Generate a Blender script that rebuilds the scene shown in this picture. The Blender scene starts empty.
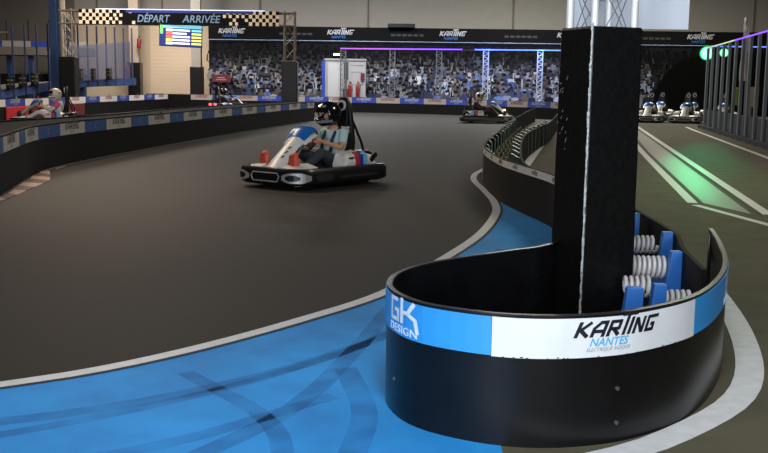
import bpy, bmesh, math, random
from mathutils import Vector, Matrix
random.seed(7)
R = math.radians
S = bpy.context.scene
COL = S.collection
OFF = {}            # world offset of unrotated roots

# ------------------------------------------------------------------ materials
def lin(c):
    return tuple(((v/255)/12.92 if v/255 <= .04045 else ((v/255+.055)/1.055)**2.4) for v in c)
MATS = {}
def mat(name, rgb, rough=.6, metal=0., noise=0., nscale=20., bump=0., spec=.5, emit=None, estr=0., coat=0.):
    if name in MATS: return MATS[name]
    m = bpy.data.materials.new(name); m.use_nodes = True
    nt = m.node_tree; b = nt.nodes['Principled BSDF']
    c = lin(rgb)
    b.inputs['Base Color'].default_value = (*c, 1)
    b.inputs['Roughness'].default_value = rough
    b.inputs['Metallic'].default_value = metal
    b.inputs['Specular IOR Level'].default_value = spec
    if coat: b.inputs['Coat Weight'].default_value = coat
    if emit:
        b.inputs['Emission Color'].default_value = (*lin(emit), 1)
        b.inputs['Emission Strength'].default_value = estr
    if noise or bump:
        tc = nt.nodes.new('ShaderNodeTexCoord')
        n = nt.nodes.new('ShaderNodeTexNoise'); n.inputs['Scale'].default_value = nscale
        n.inputs['Detail'].default_value = 6
        nt.links.new(tc.outputs['Object'], n.inputs['Vector'])
        if noise:
            mp = nt.nodes.new('ShaderNodeMapRange')
            mp.inputs[1].default_value = .3; mp.inputs[2].default_value = .7
            mp.inputs[3].default_value = 1-noise; mp.inputs[4].default_value = 1+noise
            nt.links.new(n.outputs['Fac'], mp.inputs[0])
            mx = nt.nodes.new('ShaderNodeVectorMath'); mx.operation = 'SCALE'
            mx.inputs[0].default_value = c
            nt.links.new(mp.outputs[0], mx.inputs['Scale'])
            nt.links.new(mx.outputs[0], b.inputs['Base Color'])
        if bump:
            bp = nt.nodes.new('ShaderNodeBump'); bp.inputs['Strength'].default_value = bump
            bp.inputs['Distance'].default_value = .01
            nt.links.new(n.outputs['Fac'], bp.inputs['Height'])
            nt.links.new(bp.outputs[0], b.inputs['Normal'])
    MATS[name] = m
    return m

M = dict(
    sheet=mat('black_plastic_sheet', (13, 13, 15), .3, noise=.25, nscale=9, spec=.4),
    sheet_far=mat('dull_black_plastic', (13, 12, 12), .7, noise=.2, nscale=6, spec=.15),
    white=mat('white_vinyl', (226, 230, 234), .42, noise=.03, nscale=8),
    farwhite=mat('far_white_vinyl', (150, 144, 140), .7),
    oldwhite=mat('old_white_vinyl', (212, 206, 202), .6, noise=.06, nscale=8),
    blue=mat('blue_vinyl', (50, 154, 232), .42, noise=.04, nscale=8),
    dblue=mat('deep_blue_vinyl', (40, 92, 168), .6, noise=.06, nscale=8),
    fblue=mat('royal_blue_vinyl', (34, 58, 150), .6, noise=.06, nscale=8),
    ink=mat('dark_ink', (22, 26, 34), .5),
    greyink=mat('grey_ink', (150, 156, 165), .5),
    cyan=mat('cyan_ink', (70, 175, 230), .5),
    whiteink=mat('white_ink', (228, 236, 245), .45),
    dimink=mat('dull_grey_ink', (70, 68, 66), .6),
    redink=mat('red_ink', (120, 60, 55), .6),
    lineink=mat('white_road_paint', (205, 206, 208), .55, noise=.1, nscale=14),
    edge=mat('dark_seal', (24, 24, 26), .7),
    apron=None,
    pad=mat('black_padding_film', (10, 10, 11), .38, noise=.3, nscale=30, bump=.3, spec=.4),
    tape=mat('silver_tape', (150, 154, 156), .4, metal=.2, noise=.6, nscale=60),
    alu=mat('aluminium', (236, 236, 240), .4, metal=.15),
    aludim=mat('dull_aluminium', (128, 118, 106), .45, metal=.4),  # darker aluminium tone for the gantry truss
    board=mat('matt_white_board', (196, 204, 216), .6),
    coil=mat('grey_white_coil', (205, 203, 205), .45),
    coiltint=mat('light_tinted_coil', (150, 145, 122), .5),  # same springs, greenish light put into the colour
    bracket=mat('blue_painted_steel', (40, 105, 185), .45),
    greenb=mat('green_lit_bracket', (38, 66, 50), .4),  # same blue brackets, turned green by light put into the colour
    post=mat('blue_post', (42, 52, 84), .5),
    rpost=mat('grey_steel_post', (120, 128, 134), .45, metal=.2),
    steelblue=mat('blue_steel', (40, 62, 104), .5),
    cream=mat('cream_paint', (206, 190, 165), .6),
    blackp=mat('black_plastic', (14, 14, 15), .32),
    rubber=mat('black_rubber', (16, 16, 16), .8),
    wplast=mat('white_bodywork', (214, 212, 208), .35),
    bplast=mat('blue_bodywork', (26, 96, 178), .3),
    red=mat('red_plastic', (190, 26, 30), .45),
    silver=mat('silver_trim', (170, 172, 175), .35, metal=.5),
    dark=mat('dark_cloth', (26, 26, 29), .85),
    skin=mat('skin', (196, 140, 112), .55),
    tee=mat('pale_blue_cotton', (184, 210, 216), .85),
    jeans=mat('grey_denim', (50, 54, 62), .9, noise=.12, nscale=60),
    orange=mat('orange_shoe', (205, 82, 56), .6),
    wcloth=mat('white_cloth', (220, 216, 218), .8),
    pink=mat('pink_cloth', (225, 90, 150), .8),
    hblack=mat('black_helmet_shell', (14, 15, 18), .15, coat=.6),
    hsilver=mat('silver_helmet_mark', (150, 155, 160), .3, metal=.3),
    hwhite=mat('white_helmet_shell', (220, 214, 202), .3),
    horange=mat('orange_helmet_mark', (200, 110, 60), .35),
    redpaint=mat('red_extinguisher_paint', (110, 22, 22), .4),
    maroon=mat('maroon_sign', (82, 18, 26), .5),
    wallup=mat('grey_cladding', (150, 146, 140), .75, noise=.03, nscale=2),
    walllow=mat('cream_wall_paint', (196, 176, 152), .75, noise=.03, nscale=2),
    walldark=mat('brown_grey_wall', (104, 97, 90), .8, noise=.05, nscale=2),
    ceil=mat('dark_ceiling', (90, 90, 88), .9),
    blackcloth=mat('black_backdrop_cloth', (5, 5, 6), .95, spec=.05),
    navy=mat('navy_banner', (9, 10, 18), .8, spec=.15),
    letter=mat('pale_blue_letter', (118, 150, 186), .5),
    checkw=mat('cream_check', (232, 214, 188), .6),
    lime=mat('lime_cloth', (150, 190, 60), .7),
    beige=mat('beige_board', (170, 150, 140), .7),
    flag=mat('pale_flag_cloth', (215, 205, 200), .85),
    hoop=mat('hoop_disc', (200, 200, 200), .5),
    stripe_r=mat('red_stripe', (180, 40, 60), .4),
    stripe_n=mat('navy_stripe', (36, 60, 130), .4),
    stripe_c=mat('light_blue_stripe', (110, 170, 220), .4),
    kerbr=mat('kerb_dull_red', (96, 62, 56), .75, noise=.12, nscale=10),
    kerbw=mat('kerb_cream', (172, 150, 138), .75, noise=.12, nscale=10),
    glassdark=mat('dark_screen', (14, 18, 40), .3),
)
def emat(name, rgb, s):
    return mat(name, rgb, .5, emit=rgb, estr=s)
LED_W = emat('led_white_blue', (190, 205, 255), 1.5)
LED_P = emat('led_violet', (120, 60, 235), 2.2)
LED_B = emat('led_blue', (70, 100, 255), 3.0)
LED_Y = emat('led_lime', (170, 200, 150), 1.0)
LAMP_G = emat('green_lamp_glass', (130, 255, 190), 2.4)
LAMP_HALO = emat('green_lamp_halo', (10, 200, 100), .6)
LAMP_W = emat('white_lamp_glass', (255, 250, 235), 3.0)
TAIL = emat('tail_light_red', (255, 60, 60), 7.0)
HEAD = emat('small_white_lamp', (255, 235, 200), 4.0)
SCR = {k: emat('screen_'+k, c, s) for k, c, s in [('blue', (30, 50, 120), .7), ('white', (225, 235, 245), .95),
       ('cyan', (130, 215, 235), .9), ('green', (120, 220, 120), .9), ('red', (240, 110, 100), .9), ('yellow', (225, 230, 110), .9)]}

def print_mat():
    m = bpy.data.materials.new('printed_crowd'); m.use_nodes = True
    b = m.node_tree.nodes['Principled BSDF']; b.inputs['Roughness'].default_value = .8; b.inputs['Specular IOR Level'].default_value = .1
    a = m.node_tree.nodes.new('ShaderNodeVertexColor'); a.layer_name = 'print'
    m.node_tree.links.new(a.outputs['Color'], b.inputs['Base Color'])
    return m
def floor_mat():
    m = bpy.data.materials.new('sealed_asphalt'); m.use_nodes = True
    nt = m.node_tree; b = nt.nodes['Principled BSDF']; N = nt.nodes.new; L = nt.links.new
    tc = N('ShaderNodeTexCoord')
    n1 = N('ShaderNodeTexNoise'); n1.inputs['Scale'].default_value = .35; n1.inputs['Detail'].default_value = 5
    n2 = N('ShaderNodeTexNoise'); n2.inputs['Scale'].default_value = 140; n2.inputs['Detail'].default_value = 3
    mpg = N('ShaderNodeMapping'); mpg.inputs['Scale'].default_value = (1.6, .12, 1); mpg.inputs['Rotation'].default_value = (0, 0, R(35))
    n3 = N('ShaderNodeTexNoise'); n3.inputs['Scale'].default_value = 1.2; n3.inputs['Detail'].default_value = 4
    L(tc.outputs['Object'], n1.inputs['Vector']); L(tc.outputs['Object'], n2.inputs['Vector'])
    L(tc.outputs['Object'], mpg.inputs['Vector']); L(mpg.outputs[0], n3.inputs['Vector'])
    r = N('ShaderNodeValToRGB')
    r.color_ramp.elements[0].position = .3; r.color_ramp.elements[0].color = (*lin((29, 26, 25)), 1)
    r.color_ramp.elements[1].position = .75; r.color_ramp.elements[1].color = (*lin((40, 36, 33)), 1)
    ad = N('ShaderNodeMath'); ad.operation = 'MULTIPLY_ADD'; ad.inputs[1].default_value = .35; 
    L(n3.outputs['Fac'], ad.inputs[0]); 
    ad2 = N('ShaderNodeMath'); ad2.operation = 'MULTIPLY_ADD'; ad2.inputs[1].default_value = .5; ad2.inputs[2].default_value = .08
    L(n1.outputs['Fac'], ad2.inputs[0]); L(ad2.outputs[0], ad.inputs[2]); L(ad.outputs[0], r.inputs[0])
    sp = N('ShaderNodeMapRange'); sp.inputs[1].default_value = .3; sp.inputs[2].default_value = .7
    sp.inputs[3].default_value = .8; sp.inputs[4].default_value = 1.2
    L(n2.outputs['Fac'], sp.inputs[0])
    vm = N('ShaderNodeVectorMath'); vm.operation = 'SCALE'; L(r.outputs[0], vm.inputs[0]); L(sp.outputs[0], vm.inputs['Scale'])
    L(vm.outputs[0], b.inputs['Base Color'])
    b.inputs['Roughness'].default_value = .72; b.inputs['Specular IOR Level'].default_value = .3
    bp = N('ShaderNodeBump'); bp.inputs['Strength'].default_value = .25; bp.inputs['Distance'].default_value = .004
    L(n2.outputs['Fac'], bp.inputs['Height']); L(bp.outputs[0], b.inputs['Normal'])
    return m
def apron_mat():
    m = bpy.data.materials.new('blue_floor_paint'); m.use_nodes = True
    nt = m.node_tree; b = nt.nodes['Principled BSDF']; N = nt.nodes.new; L = nt.links.new
    tc = N('ShaderNodeTexCoord')
    n1 = N('ShaderNodeTexNoise'); n1.inputs['Scale'].default_value = 1.6; n1.inputs['Detail'].default_value = 8; n1.inputs['Roughness'].default_value = .65
    L(tc.outputs['Object'], n1.inputs['Vector'])
    r = N('ShaderNodeValToRGB')
    r.color_ramp.elements[0].position = .28; r.color_ramp.elements[0].color = (*lin((32, 122, 190)), 1)
    r.color_ramp.elements[1].position = .62; r.color_ramp.elements[1].color = (*lin((40, 150, 224)), 1)
    L(n1.outputs['Fac'], r.inputs[0]); L(r.outputs[0], b.inputs['Base Color'])
    b.inputs['Roughness'].default_value = .7; b.inputs['Specular IOR Level'].default_value = .3
    return m
def alpha_mat(name, rgb, a):
    m = bpy.data.materials.new(name); m.use_nodes = True
    nt = m.node_tree; b = nt.nodes['Principled BSDF']
    b.inputs['Base Color'].default_value = (*lin(rgb), 1); b.inputs['Roughness'].default_value = .7
    tc = nt.nodes.new('ShaderNodeTexCoord'); n = nt.nodes.new('ShaderNodeTexNoise'); n.inputs['Scale'].default_value = 5
    mp = nt.nodes.new('ShaderNodeMapRange'); mp.inputs[1].default_value = .35; mp.inputs[2].default_value = .65
    mp.inputs[3].default_value = a*.35; mp.inputs[4].default_value = a
    nt.links.new(tc.outputs['Object'], n.inputs['Vector']); nt.links.new(n.outputs['Fac'], mp.inputs[0])
    nt.links.new(mp.outputs[0], b.inputs['Alpha'])
    return m
M['apron'] = apron_mat(); M['floor'] = floor_mat()
M['skid'] = alpha_mat('tyre_rubber_mark', (24, 84, 144), .14)
M['skidk'] = alpha_mat('dark_rubber_film', (16, 14, 13), .55)
M['net'] = mat('grey_blue_net', (62, 68, 92), .8); M['net'].node_tree.nodes['Principled BSDF'].inputs['Alpha'].default_value = .72

# ------------------------------------------------------------------ mesh builder
class MB:
    def __init__(s): s.v = []; s.f = []; s.m = []
    def add(s, vs, fs, mi=0):
        o = len(s.v); s.v += [tuple(v) for v in vs]
        s.f += [tuple(i+o for i in f) for f in fs]; s.m += [mi]*len(fs)
        return s
    def box(s, x0, x1, y0, y1, z0, z1, mi=0, rz=0, c=None):
        vs = [(x, y, z) for z in (z0, z1) for x, y in ((x0, y0), (x1, y0), (x1, y1), (x0, y1))]
        if rz:
            c = c or ((x0+x1)/2, (y0+y1)/2)
            ca, sa = math.cos(rz), math.sin(rz)
            vs = [(c[0]+(x-c[0])*ca-(y-c[1])*sa, c[1]+(x-c[0])*sa+(y-c[1])*ca, z) for x, y, z in vs]
        return s.add(vs, [(3, 2, 1, 0), (4, 5, 6, 7), (0, 1, 5, 4), (1, 2, 6, 5), (2, 3, 7, 6), (3, 0, 4, 7)], mi)
    def tube(s, pts, r, n=8, mi=0, closed=False, caps=True):
        pts = [Vector(p) for p in pts]; N = len(pts)
        rs = r if isinstance(r, (list, tuple)) else [r]*N
        up = None; rings = []
        for i, p in enumerate(pts):
            if closed: t = pts[(i+1) % N]-pts[i-1]
            else: t = pts[min(i+1, N-1)]-pts[max(i-1, 0)]
            t.normalize()
            if up is None:
                up = Vector((0, 0, 1)) if abs(t.z) < .9 else Vector((1, 0, 0))
            a = t.cross(up)
            if a.length < 1e-6: a = t.cross(Vector((0, 1, 0)))
            a.normalize(); b = a.cross(t).normalized(); up = b
            rings.append([p+(a*math.cos(2*math.pi*k/n)+b*math.sin(2*math.pi*k/n))*rs[i] for k in range(n)])
        vs = [v for rg in rings for v in rg]; fs = []
        M_ = N if closed else N-1
        for i in range(M_):
            j = (i+1) % N
            for k in range(n): fs.append((i*n+k, i*n+(k+1) % n, j*n+(k+1) % n, j*n+k))
        if caps and not closed:
            fs.append(tuple(range(n-1, -1, -1))); fs.append(tuple((N-1)*n+k for k in range(n)))
        return s.add(vs, fs, mi)
    def bar(s, a, b, w, h=None, mi=0):
        a, b = Vector(a), Vector(b); h = h or w
        t = (b-a).normalized(); u = Vector((0, 0, 1)) if abs(t.z) < .95 else Vector((0, 1, 0))
        x = t.cross(u).normalized(); y = x.cross(t).normalized()
        vs = [p+x*sx*w/2+y*sy*h/2 for p in (a, b) for sx, sy in ((-1, -1), (1, -1), (1, 1), (-1, 1))]
        return s.add(vs, [(0, 1, 2, 3), (7, 6, 5, 4), (0, 4, 5, 1), (1, 5, 6, 2), (2, 6, 7, 3), (3, 7, 4, 0)], mi)
    def lathe(s, prof, c, axis='z', n=20, mi=0):
        vs = []; P = len(prof)
        for k in range(n):
            a = 2*math.pi*k/n
            for r, h in prof:
                x, y = r*math.cos(a), r*math.sin(a)
                v = {'z': (x, y, h), 'x': (h, x, y), 'y': (x, h, y)}[axis]
                vs.append((v[0]+c[0], v[1]+c[1], v[2]+c[2]))
        fs = []
        for k in range(n):
            j = (k+1) % n
            for i in range(P-1): fs.append((k*P+i, j*P+i, j*P+i+1, k*P+i+1))
        return s.add(vs, fs, mi)
    def loft(s, rings, mi=0, caps=True, closed=True):
        n = len(rings[0]); vs = [v for r in rings for v in r]; fs = []
        for i in range(len(rings)-1):
            for k in range(n if closed else n-1):
                fs.append((i*n+k, i*n+(k+1) % n, (i+1)*n+(k+1) % n, (i+1)*n+k))
        if caps: fs += [tuple(range(n-1, -1, -1)), tuple((len(rings)-1)*n+k for k in range(n))]
        return s.add(vs, fs, mi)
    def build(s, name, mats, parent=None, smooth=False, world=True, origin=None, bevel=0):
        me = bpy.data.meshes.new(name)
        o_ = Vector((0, 0, 0))
        if parent is not None and world: o_ = OFF.get(parent.name, Vector((0, 0, 0)))
        if origin is not None: o_ = Vector(origin)
        me.from_pydata([tuple(Vector(v)-o_) for v in s.v], [], s.f)
        mats = mats if isinstance(mats, (list, tuple)) else [mats]
        for m in mats: me.materials.append(m)
        if len(mats) > 1: me.polygons.foreach_set('material_index', s.m)
        bm = bmesh.new(); bm.from_mesh(me)
        bmesh.ops.recalc_face_normals(bm, faces=bm.faces[:])
        bm.to_mesh(me); bm.free()
        if smooth:
            me.polygons.foreach_set('use_smooth', [True]*len(me.polygons))
            me.set_sharp_from_angle(angle=R(40))
        me.update()
        o = bpy.data.objects.new(name, me); COL.objects.link(o)
        if bevel:
            bv = o.modifiers.new('bevel', 'BEVEL'); bv.width = bevel; bv.segments = 2; bv.limit_method = 'ANGLE'
        if parent is not None:
            o.parent = parent
            if world: OFF[o.name] = o_.copy() if origin is None else o_
        else:
            o.location = o_; OFF[o.name] = o_
        return o

def tag(o, label=None, cat=None, group=None, kind=None):
    if label: o['label'] = label
    if cat: o['category'] = cat
    if group: o['group'] = group
    if kind: o['kind'] = kind
    return o
def thing(name, label, cat, loc, group=None, rz=0, kind=None):
    o = bpy.data.objects.new(name, None); COL.objects.link(o)
    o.empty_display_size = .2
    o.location = loc; o.rotation_euler = (0, 0, rz)
    OFF[o.name] = Vector(loc)
    return tag(o, label, cat, group, kind)
def kids(o): return [c for c in bpy.data.objects if c.parent == o]
def copy_tree(o, parent=None, swap=None):
    c = o.copy(); COL.objects.link(c)
    if parent is not None: c.parent = parent
    if swap and o.type == 'MESH' and any(s.material in swap for s in o.material_slots):
        c.data = o.data.copy()
        for i, m in enumerate(c.data.materials):
            if m in swap: c.data.materials[i] = swap[m]
    for ch in kids(o): copy_tree(ch, c, swap)
    return c

# ------------------------------------------------------------------ paths
class Path:
    def __init__(s, pts, step=.12):
        P = [Vector((p[0], p[1], 0)) for p in pts]; P = [P[0]*2-P[1]]+P+[P[-1]*2-P[-2]]
        out = []
        for i in range(1, len(P)-2):
            a, b, c, d = P[i-1:i+3]; n = max(2, int((c-b).length/step))
            for k in range(n):
                t = k/n
                out.append(.5*((2*b)+(c-a)*t+(2*a-5*b+4*c-d)*t*t+(3*b-a-3*c+d)*t**3))
        out.append(P[-2]); s.p = out; s.s = [0]
        for i in range(1, len(out)): s.s.append(s.s[-1]+(out[i]-out[i-1]).length)
        s.L = s.s[-1]
    def at(s, u):
        u2 = min(max(u, 0), s.L); lo, hi = 0, len(s.s)-1
        while hi-lo > 1:
            m = (lo+hi)//2
            if s.s[m] <= u2: lo = m
            else: hi = m
        t = (u2-s.s[lo])/max(1e-9, s.s[hi]-s.s[lo])
        p = s.p[lo].lerp(s.p[hi], t)
        a, b = s.p[max(lo-1, 0)], s.p[min(hi+1, len(s.p)-1)]
        d = (b-a).normalized()
        if t is not None:
            d0 = (s.p[hi]-a).normalized(); d1 = (b-s.p[lo]).normalized(); d = d0.lerp(d1, t).normalized()
        return p, d, Vector((d.y, -d.x, 0))      # position, direction, right normal
    def near(s, x, y):
        q = Vector((x, y, 0)); best = None
        for i in range(len(s.p)-1):
            a, d = s.p[i], s.p[i+1]-s.p[i]; f = max(0, min(1, (q-a).dot(d)/d.length_squared)); e = (a+d*f-q).length
            if best is None or e < best[0]: best = (e, s.s[i]+d.length*f)
        return best[1]
def strip(mb, path, s0, s1, z0, z1, o0, o1, step=.1, mi=0):
    """solid strip following a path between heights z0..z1 and offsets o0..o1 to its right"""
    n = max(1, int(abs(s1-s0)/step)); rings = []
    for i in range(n+1):
        p, d, r = path.at(s0+(s1-s0)*i/n)
        a, b = p+r*o0, p+r*o1
        rings.append([(a.x, a.y, z0), (b.x, b.y, z0), (b.x, b.y, z1), (a.x, a.y, z1)])
    return mb.loft(rings, mi)
def ribbon(mb, path, w0, w1, z, h=.0015, s0=0, s1=None, step=.15, mi=0):
    return strip(mb, path, s0, path.L if s1 is None else s1, z, z+h, w0, w1, step, mi)

# ------------------------------------------------------------------ lettering
TXT = {}
def text_geo(s, size=1., shear=0., depth=.002, bold=0.):
    key = (s, shear, bold)
    if key not in TXT:
        cu = bpy.data.curves.new('tmp', 'FONT'); cu.body = s; cu.size = 1; cu.shear = shear
        cu.extrude = .01; cu.offset = bold; cu.resolution_u = 3
        o = bpy.data.objects.new('tmp', cu); COL.objects.link(o)
        bpy.context.view_layer.update()
        dg = bpy.context.evaluated_depsgraph_get()
        me = o.evaluated_get(dg).to_mesh()
        TXT[key] = ([tuple(v.co) for v in me.vertices], [tuple(p.vertices) for p in me.polygons])
        o.evaluated_get(dg).to_mesh_clear()
        bpy.data.objects.remove(o); bpy.data.curves.remove(cu)
    v, f = TXT[key]
    x0 = min(p[0] for p in v)
    return [((p[0]-x0)*size, p[1]*size, (p[2]/.01*.5+.5)*depth) for p in v], f
def stroke(a, b, t, n=5):
    """flat bar from a to b with square thickness t, n pieces"""
    (x0, y0), (x1, y1) = a, b; d = math.hypot(x1-x0, y1-y0); nx, ny = -(y1-y0)/d*t/2, (x1-x0)/d*t/2
    vs = []; fs = []
    for i in range(n+1):
        x, y = x0+(x1-x0)*i/n, y0+(y1-y0)*i/n
        vs += [(x+nx, y+ny), (x-nx, y-ny)]
        if i: fs.append((2*i-2, 2*i-1, 2*i+1, 2*i))
    return vs, fs
KART = [  # letter strokes of the angular logo, unit cap height
    [((.1, 0), (.1, 1)), ((.16, .42), (.72, .95)), ((.2, .5), (.75, .04))],
    [((1.0, 0), (1.0, .6)), ((1.0, .55), (1.3, .92)), ((1.2, .91), (1.72, .91)), ((1.64, 0), (1.64, 1)), ((1.0, .36), (1.64, .36))],
    [((1.96, 0), (1.96, 1)), ((1.9, .91), (2.6, .91)), ((2.52, .42), (2.52, .95)), ((1.96, .46), (2.58, .46)), ((2.2, .45), (2.62, .04))],
    [((2.5, 1.3), (3.6, 1.3)), ((2.96, 0), (2.96, 1.3))],
    [((3.32, 0), (3.32, 1.08))],
    [((3.66, 0), (3.66, 1)), ((3.7, .95), (4.22, .05)), ((4.26, 0), (4.26, 1))],
    [((4.6, 0), (4.6, 1)), ((4.6, .91), (5.4, .91)), ((4.52, .09), (5.2, .09)), ((5.12, 0), (5.12, .5)), ((4.86, .44), (5.2, .44))],
]
def karting_geo(w, shear=.3, n=5, depth=.002):
    k = w/5.7; vs = []; fs = []
    for L_ in KART:
        for a, b in L_:
            v, f = stroke(a, b, .215, n); o = len(vs)
            vs += [((x+shear*y)*k, y*k, depth) for x, y in v]
            fs += [tuple(i+o for i in q) for q in f]
    return vs, fs
def sc_geo(g_, a, b): return ([(v[0]*a, v[1]*b, v[2]) for v in g_[0]], g_[1])
def on_path(mb, geo, path, s, z, off, flip=1, mi=0):
    vs, fs = geo; out = []
    for u, v, w in vs:
        p, d, r = path.at(s+flip*u); q = p+r*(off+math.copysign(w, off))
        out.append((q.x, q.y, z+v))
    return mb.add(out, fs, mi)
def on_plane(mb, geo, o, xd=(1, 0, 0), yd=(0, 0, 1), zd=(0, -1, 0), mi=0):
    vs, fs = geo; o, xd, yd, zd = map(Vector, (o, xd, yd, zd))
    return mb.add([o+xd*u+yd*v+zd*w for u, v, w in vs], fs, mi)

# ------------------------------------------------------------------ setting
XL, XR, Y0, Y1, ZC = -24, 22, -7, 50, 7.2
def struct(name, mb, m, **k):
    o = mb.build(name, m, **k); o['kind'] = 'structure'; return o
floor = struct('floor', MB().box(XL, XR, Y0, Y1, -.2, 0), M['floor'])
struct('ceiling', MB().box(XL, XR, Y0, Y1, ZC, ZC+.2), M['ceil'])
struct('wall_left', MB().box(XL-.2, XL, Y0, Y1, 0, ZC), M['walldark'])
struct('wall_right', MB().box(XR, XR+.2, Y0, Y1, 0, ZC), M['walldark'])
wb = struct('wall_back', MB().box(XL, XR, Y1, Y1+.2, 0, ZC), M['wallup'])
# cladding ribs of the upper back wall, lower painted zones
mb = MB()
for x in [-14.2, -11, -6.2, -.9, 6.2, 12.5, 18]: mb.box(x-.04, x+.04, Y1-.05, Y1, 4.0, ZC)
mb.build('cladding_joint', M['walldark'], wb)
MB().box(-15.3, -8.3, Y1-.06, Y1, 0, 4.25).build('painted_panel', M['walllow'], wb)
MB().box(XL, -15.3, Y1-.06, Y1, 0, ZC).build('shaded_panel', M['walldark'], wb)  # weaker light at the left end painted as a darker wall
d = struct('door_1', MB().box(-11.6, -9.5, Y1-.14, Y1-.06, 0, 4.2), mat('cream_door_leaf', (212, 192, 166), .6))
mb = MB()
for k in range(22): mb.box(-11.6, -9.5, Y1-.15, Y1-.14, .3+k*.18, .31+k*.18)
mb.build('slat_joint', M['walllow'], d)
# window wall behind the photographer: daylight enters through two glazed openings
wr = MB()
OP = [(-7.2, -3.8, .3, 4.6), (.6, 4.4, 1.2, 4.8)]
xs = [XL, OP[0][0], OP[0][1], OP[1][0], OP[1][1], XR]
for i in (0, 2, 4): wr.box(xs[i], xs[i+1], Y0-.2, Y0, 0, ZC)
for a, b, z0, z1 in OP: wr.box(a, b, Y0-.2, Y0, 0, z0); wr.box(a, b, Y0-.2, Y0, z1, ZC)
struct('wall_rear', wr, M['wallup'])
for i, (a, b, z0, z1) in enumerate(OP):
    fr = MB(); t = .07
    fr.box(a, a+t, Y0-.14, Y0-.04, z0, z1); fr.box(b-t, b, Y0-.14, Y0-.04, z0, z1)
    fr.box(a, b, Y0-.14, Y0-.04, z0, z0+t); fr.box(a, b, Y0-.14, Y0-.04, z1-t, z1)
    fr.box((a+b)/2-t/2, (a+b)/2+t/2, Y0-.14, Y0-.04, z0, z1)
    struct('window_%d' % (i+1), fr, M['alu'])

# ------------------------------------------------------------------ painted floor
TRACK = [(-3.4, 2.9), (-2.4, 3.45), (-1.57, 3.98), (-1.23, 4.22), (-.86, 4.61), (-.44, 5.18), (.01, 5.92), (.4, 7.02), (.81, 8.34),
         (1.1, 9.75), (1.19, 10.75), (1.2, 11.8), (1.19, 13.2), (1.3, 14.2), (1.58, 15.4), (2.05, 18.0), (2.9, 23.1), (4.7, 32.9)]
tp = Path(TRACK)
ap = [tuple((p+r*.03).xy) for p, d_, r in (tp.at(tp.L*i/160) for i in range(161)) if p.y < 10.8]
ap += [(1.32, 10.9), (1.42, 10.2), (1.5, 8.9), (1.3, 7.0), (1.0, 5.4), (.82, 4.93), (.6, 4.4), (.7, 3.9), (.42, 3.4), (.40, 2.4), (-3.2, 1.8)]
mb = MB(); mb.add([(x, y, .002) for x, y in ap], [tuple(range(len(ap)))])
apr = mb.build('blue_apron', M['apron'], floor)
bmm = bmesh.new(); bmm.from_mesh(apr.data); bmesh.ops.triangulate(bmm, faces=bmm.faces[:]); bmm.to_mesh(apr.data); bmm.free()
ribbon(MB(), tp, -.045, .035, .0035).build('white_line', M['lineink'], floor)
ribbon(MB(), tp, .035, .06, .0035).build('line_edge', M['edge'], floor)
lp = Path([(2.12, 7.2), (2.1, 6.4), (1.99, 5.7), (1.84, 5.0), (1.65, 4.36), (1.43, 3.9), (1.11, 3.53), (.85, 3.31), (.45, 3.1), (0, 2.95)])
ribbon(MB(), lp, -.062, .06, .0035).build('white_line', M['lineink'], floor)
def line(pts, w=.12):
    return ribbon(MB(), Path(pts), -w/2, w/2, .0035).build('white_line', M['lineink'], floor)
line([(8.6, 34.7), (7.6, 29.7), (3.85, 9.94)], .11)
line([(6.6, 27.4), (5.02, 19.55), (3.38, 10.9)], .11)
line([(3.35, 10.7), (3.56, 9.2), (3.86, 7.2)], .09)
line([(4.83, 28.9), (2.47, 17.0), (1.9, 14)], .13)
line([(9.7, 32.4), (8.95, 28.6), (7.0, 18.3), (5.6, 11)], .1)
mb = MB(); mb.add([(6.75, 27.4, .002), (5.15, 19.55, .002), (3.5, 10.9, .002), (3.7, 10.0, .002), (7.5, 29.7, .002), (7.9, 31, .002)], [(0, 1, 2, 3, 4, 5)])
mb.build('grey_lane', mat('pale_grey_lane', (128, 127, 120), .5, noise=.08, nscale=5), floor)
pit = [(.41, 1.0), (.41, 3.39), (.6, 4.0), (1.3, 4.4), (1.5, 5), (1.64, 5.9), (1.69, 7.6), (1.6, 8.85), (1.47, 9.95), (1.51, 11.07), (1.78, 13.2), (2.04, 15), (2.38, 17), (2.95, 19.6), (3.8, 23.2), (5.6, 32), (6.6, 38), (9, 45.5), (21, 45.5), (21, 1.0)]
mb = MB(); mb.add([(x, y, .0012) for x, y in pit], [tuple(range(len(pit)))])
po = mb.build('pit_lane', mat('sheen_toned_asphalt', (84, 80, 64), .8, spec=.2, noise=.16, nscale=3, bump=.05), floor)  # asphalt with the brighter light and sheen of this side painted in
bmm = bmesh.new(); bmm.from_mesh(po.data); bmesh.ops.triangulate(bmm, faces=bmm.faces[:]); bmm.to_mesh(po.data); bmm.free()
for pts in ([(7.49, 29.7), (3.765, 9.94)], [(6.69, 27.4), (5.11, 19.55), (3.46, 10.9)]):
    ribbon(MB(), Path(pts), -.018, .018, .003).build('line_edge', M['edge'], floor)
# skid marks on the blue paint and worn rubber beside the line
for k, pts in enumerate([[(-2.4, 2.9), (-1.2, 3.5), (-.3, 4.4), (.4, 5.7), (.9, 7.6)], [(-2.2, 3.25), (-1.0, 3.75), (-.1, 4.7), (.55, 6.2)],
                         [(-.75, 3.0), (-.35, 3.7), (-.12, 4.6), (.05, 5.5)], [(-1.6, 2.9), (-.8, 3.3), (-.2, 3.9)], [(-.3, 3.1), (-.42, 3.6), (-.85, 4.2)],
                         [(-.1, 3.2), (-.06, 3.7), (-.16, 4.3)]]):
    ribbon(MB(), Path(pts), -.035-.01*(k % 3), .035+.012*(k % 2), .003, .0003).build('tyre_mark', M['skid'], floor)

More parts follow.
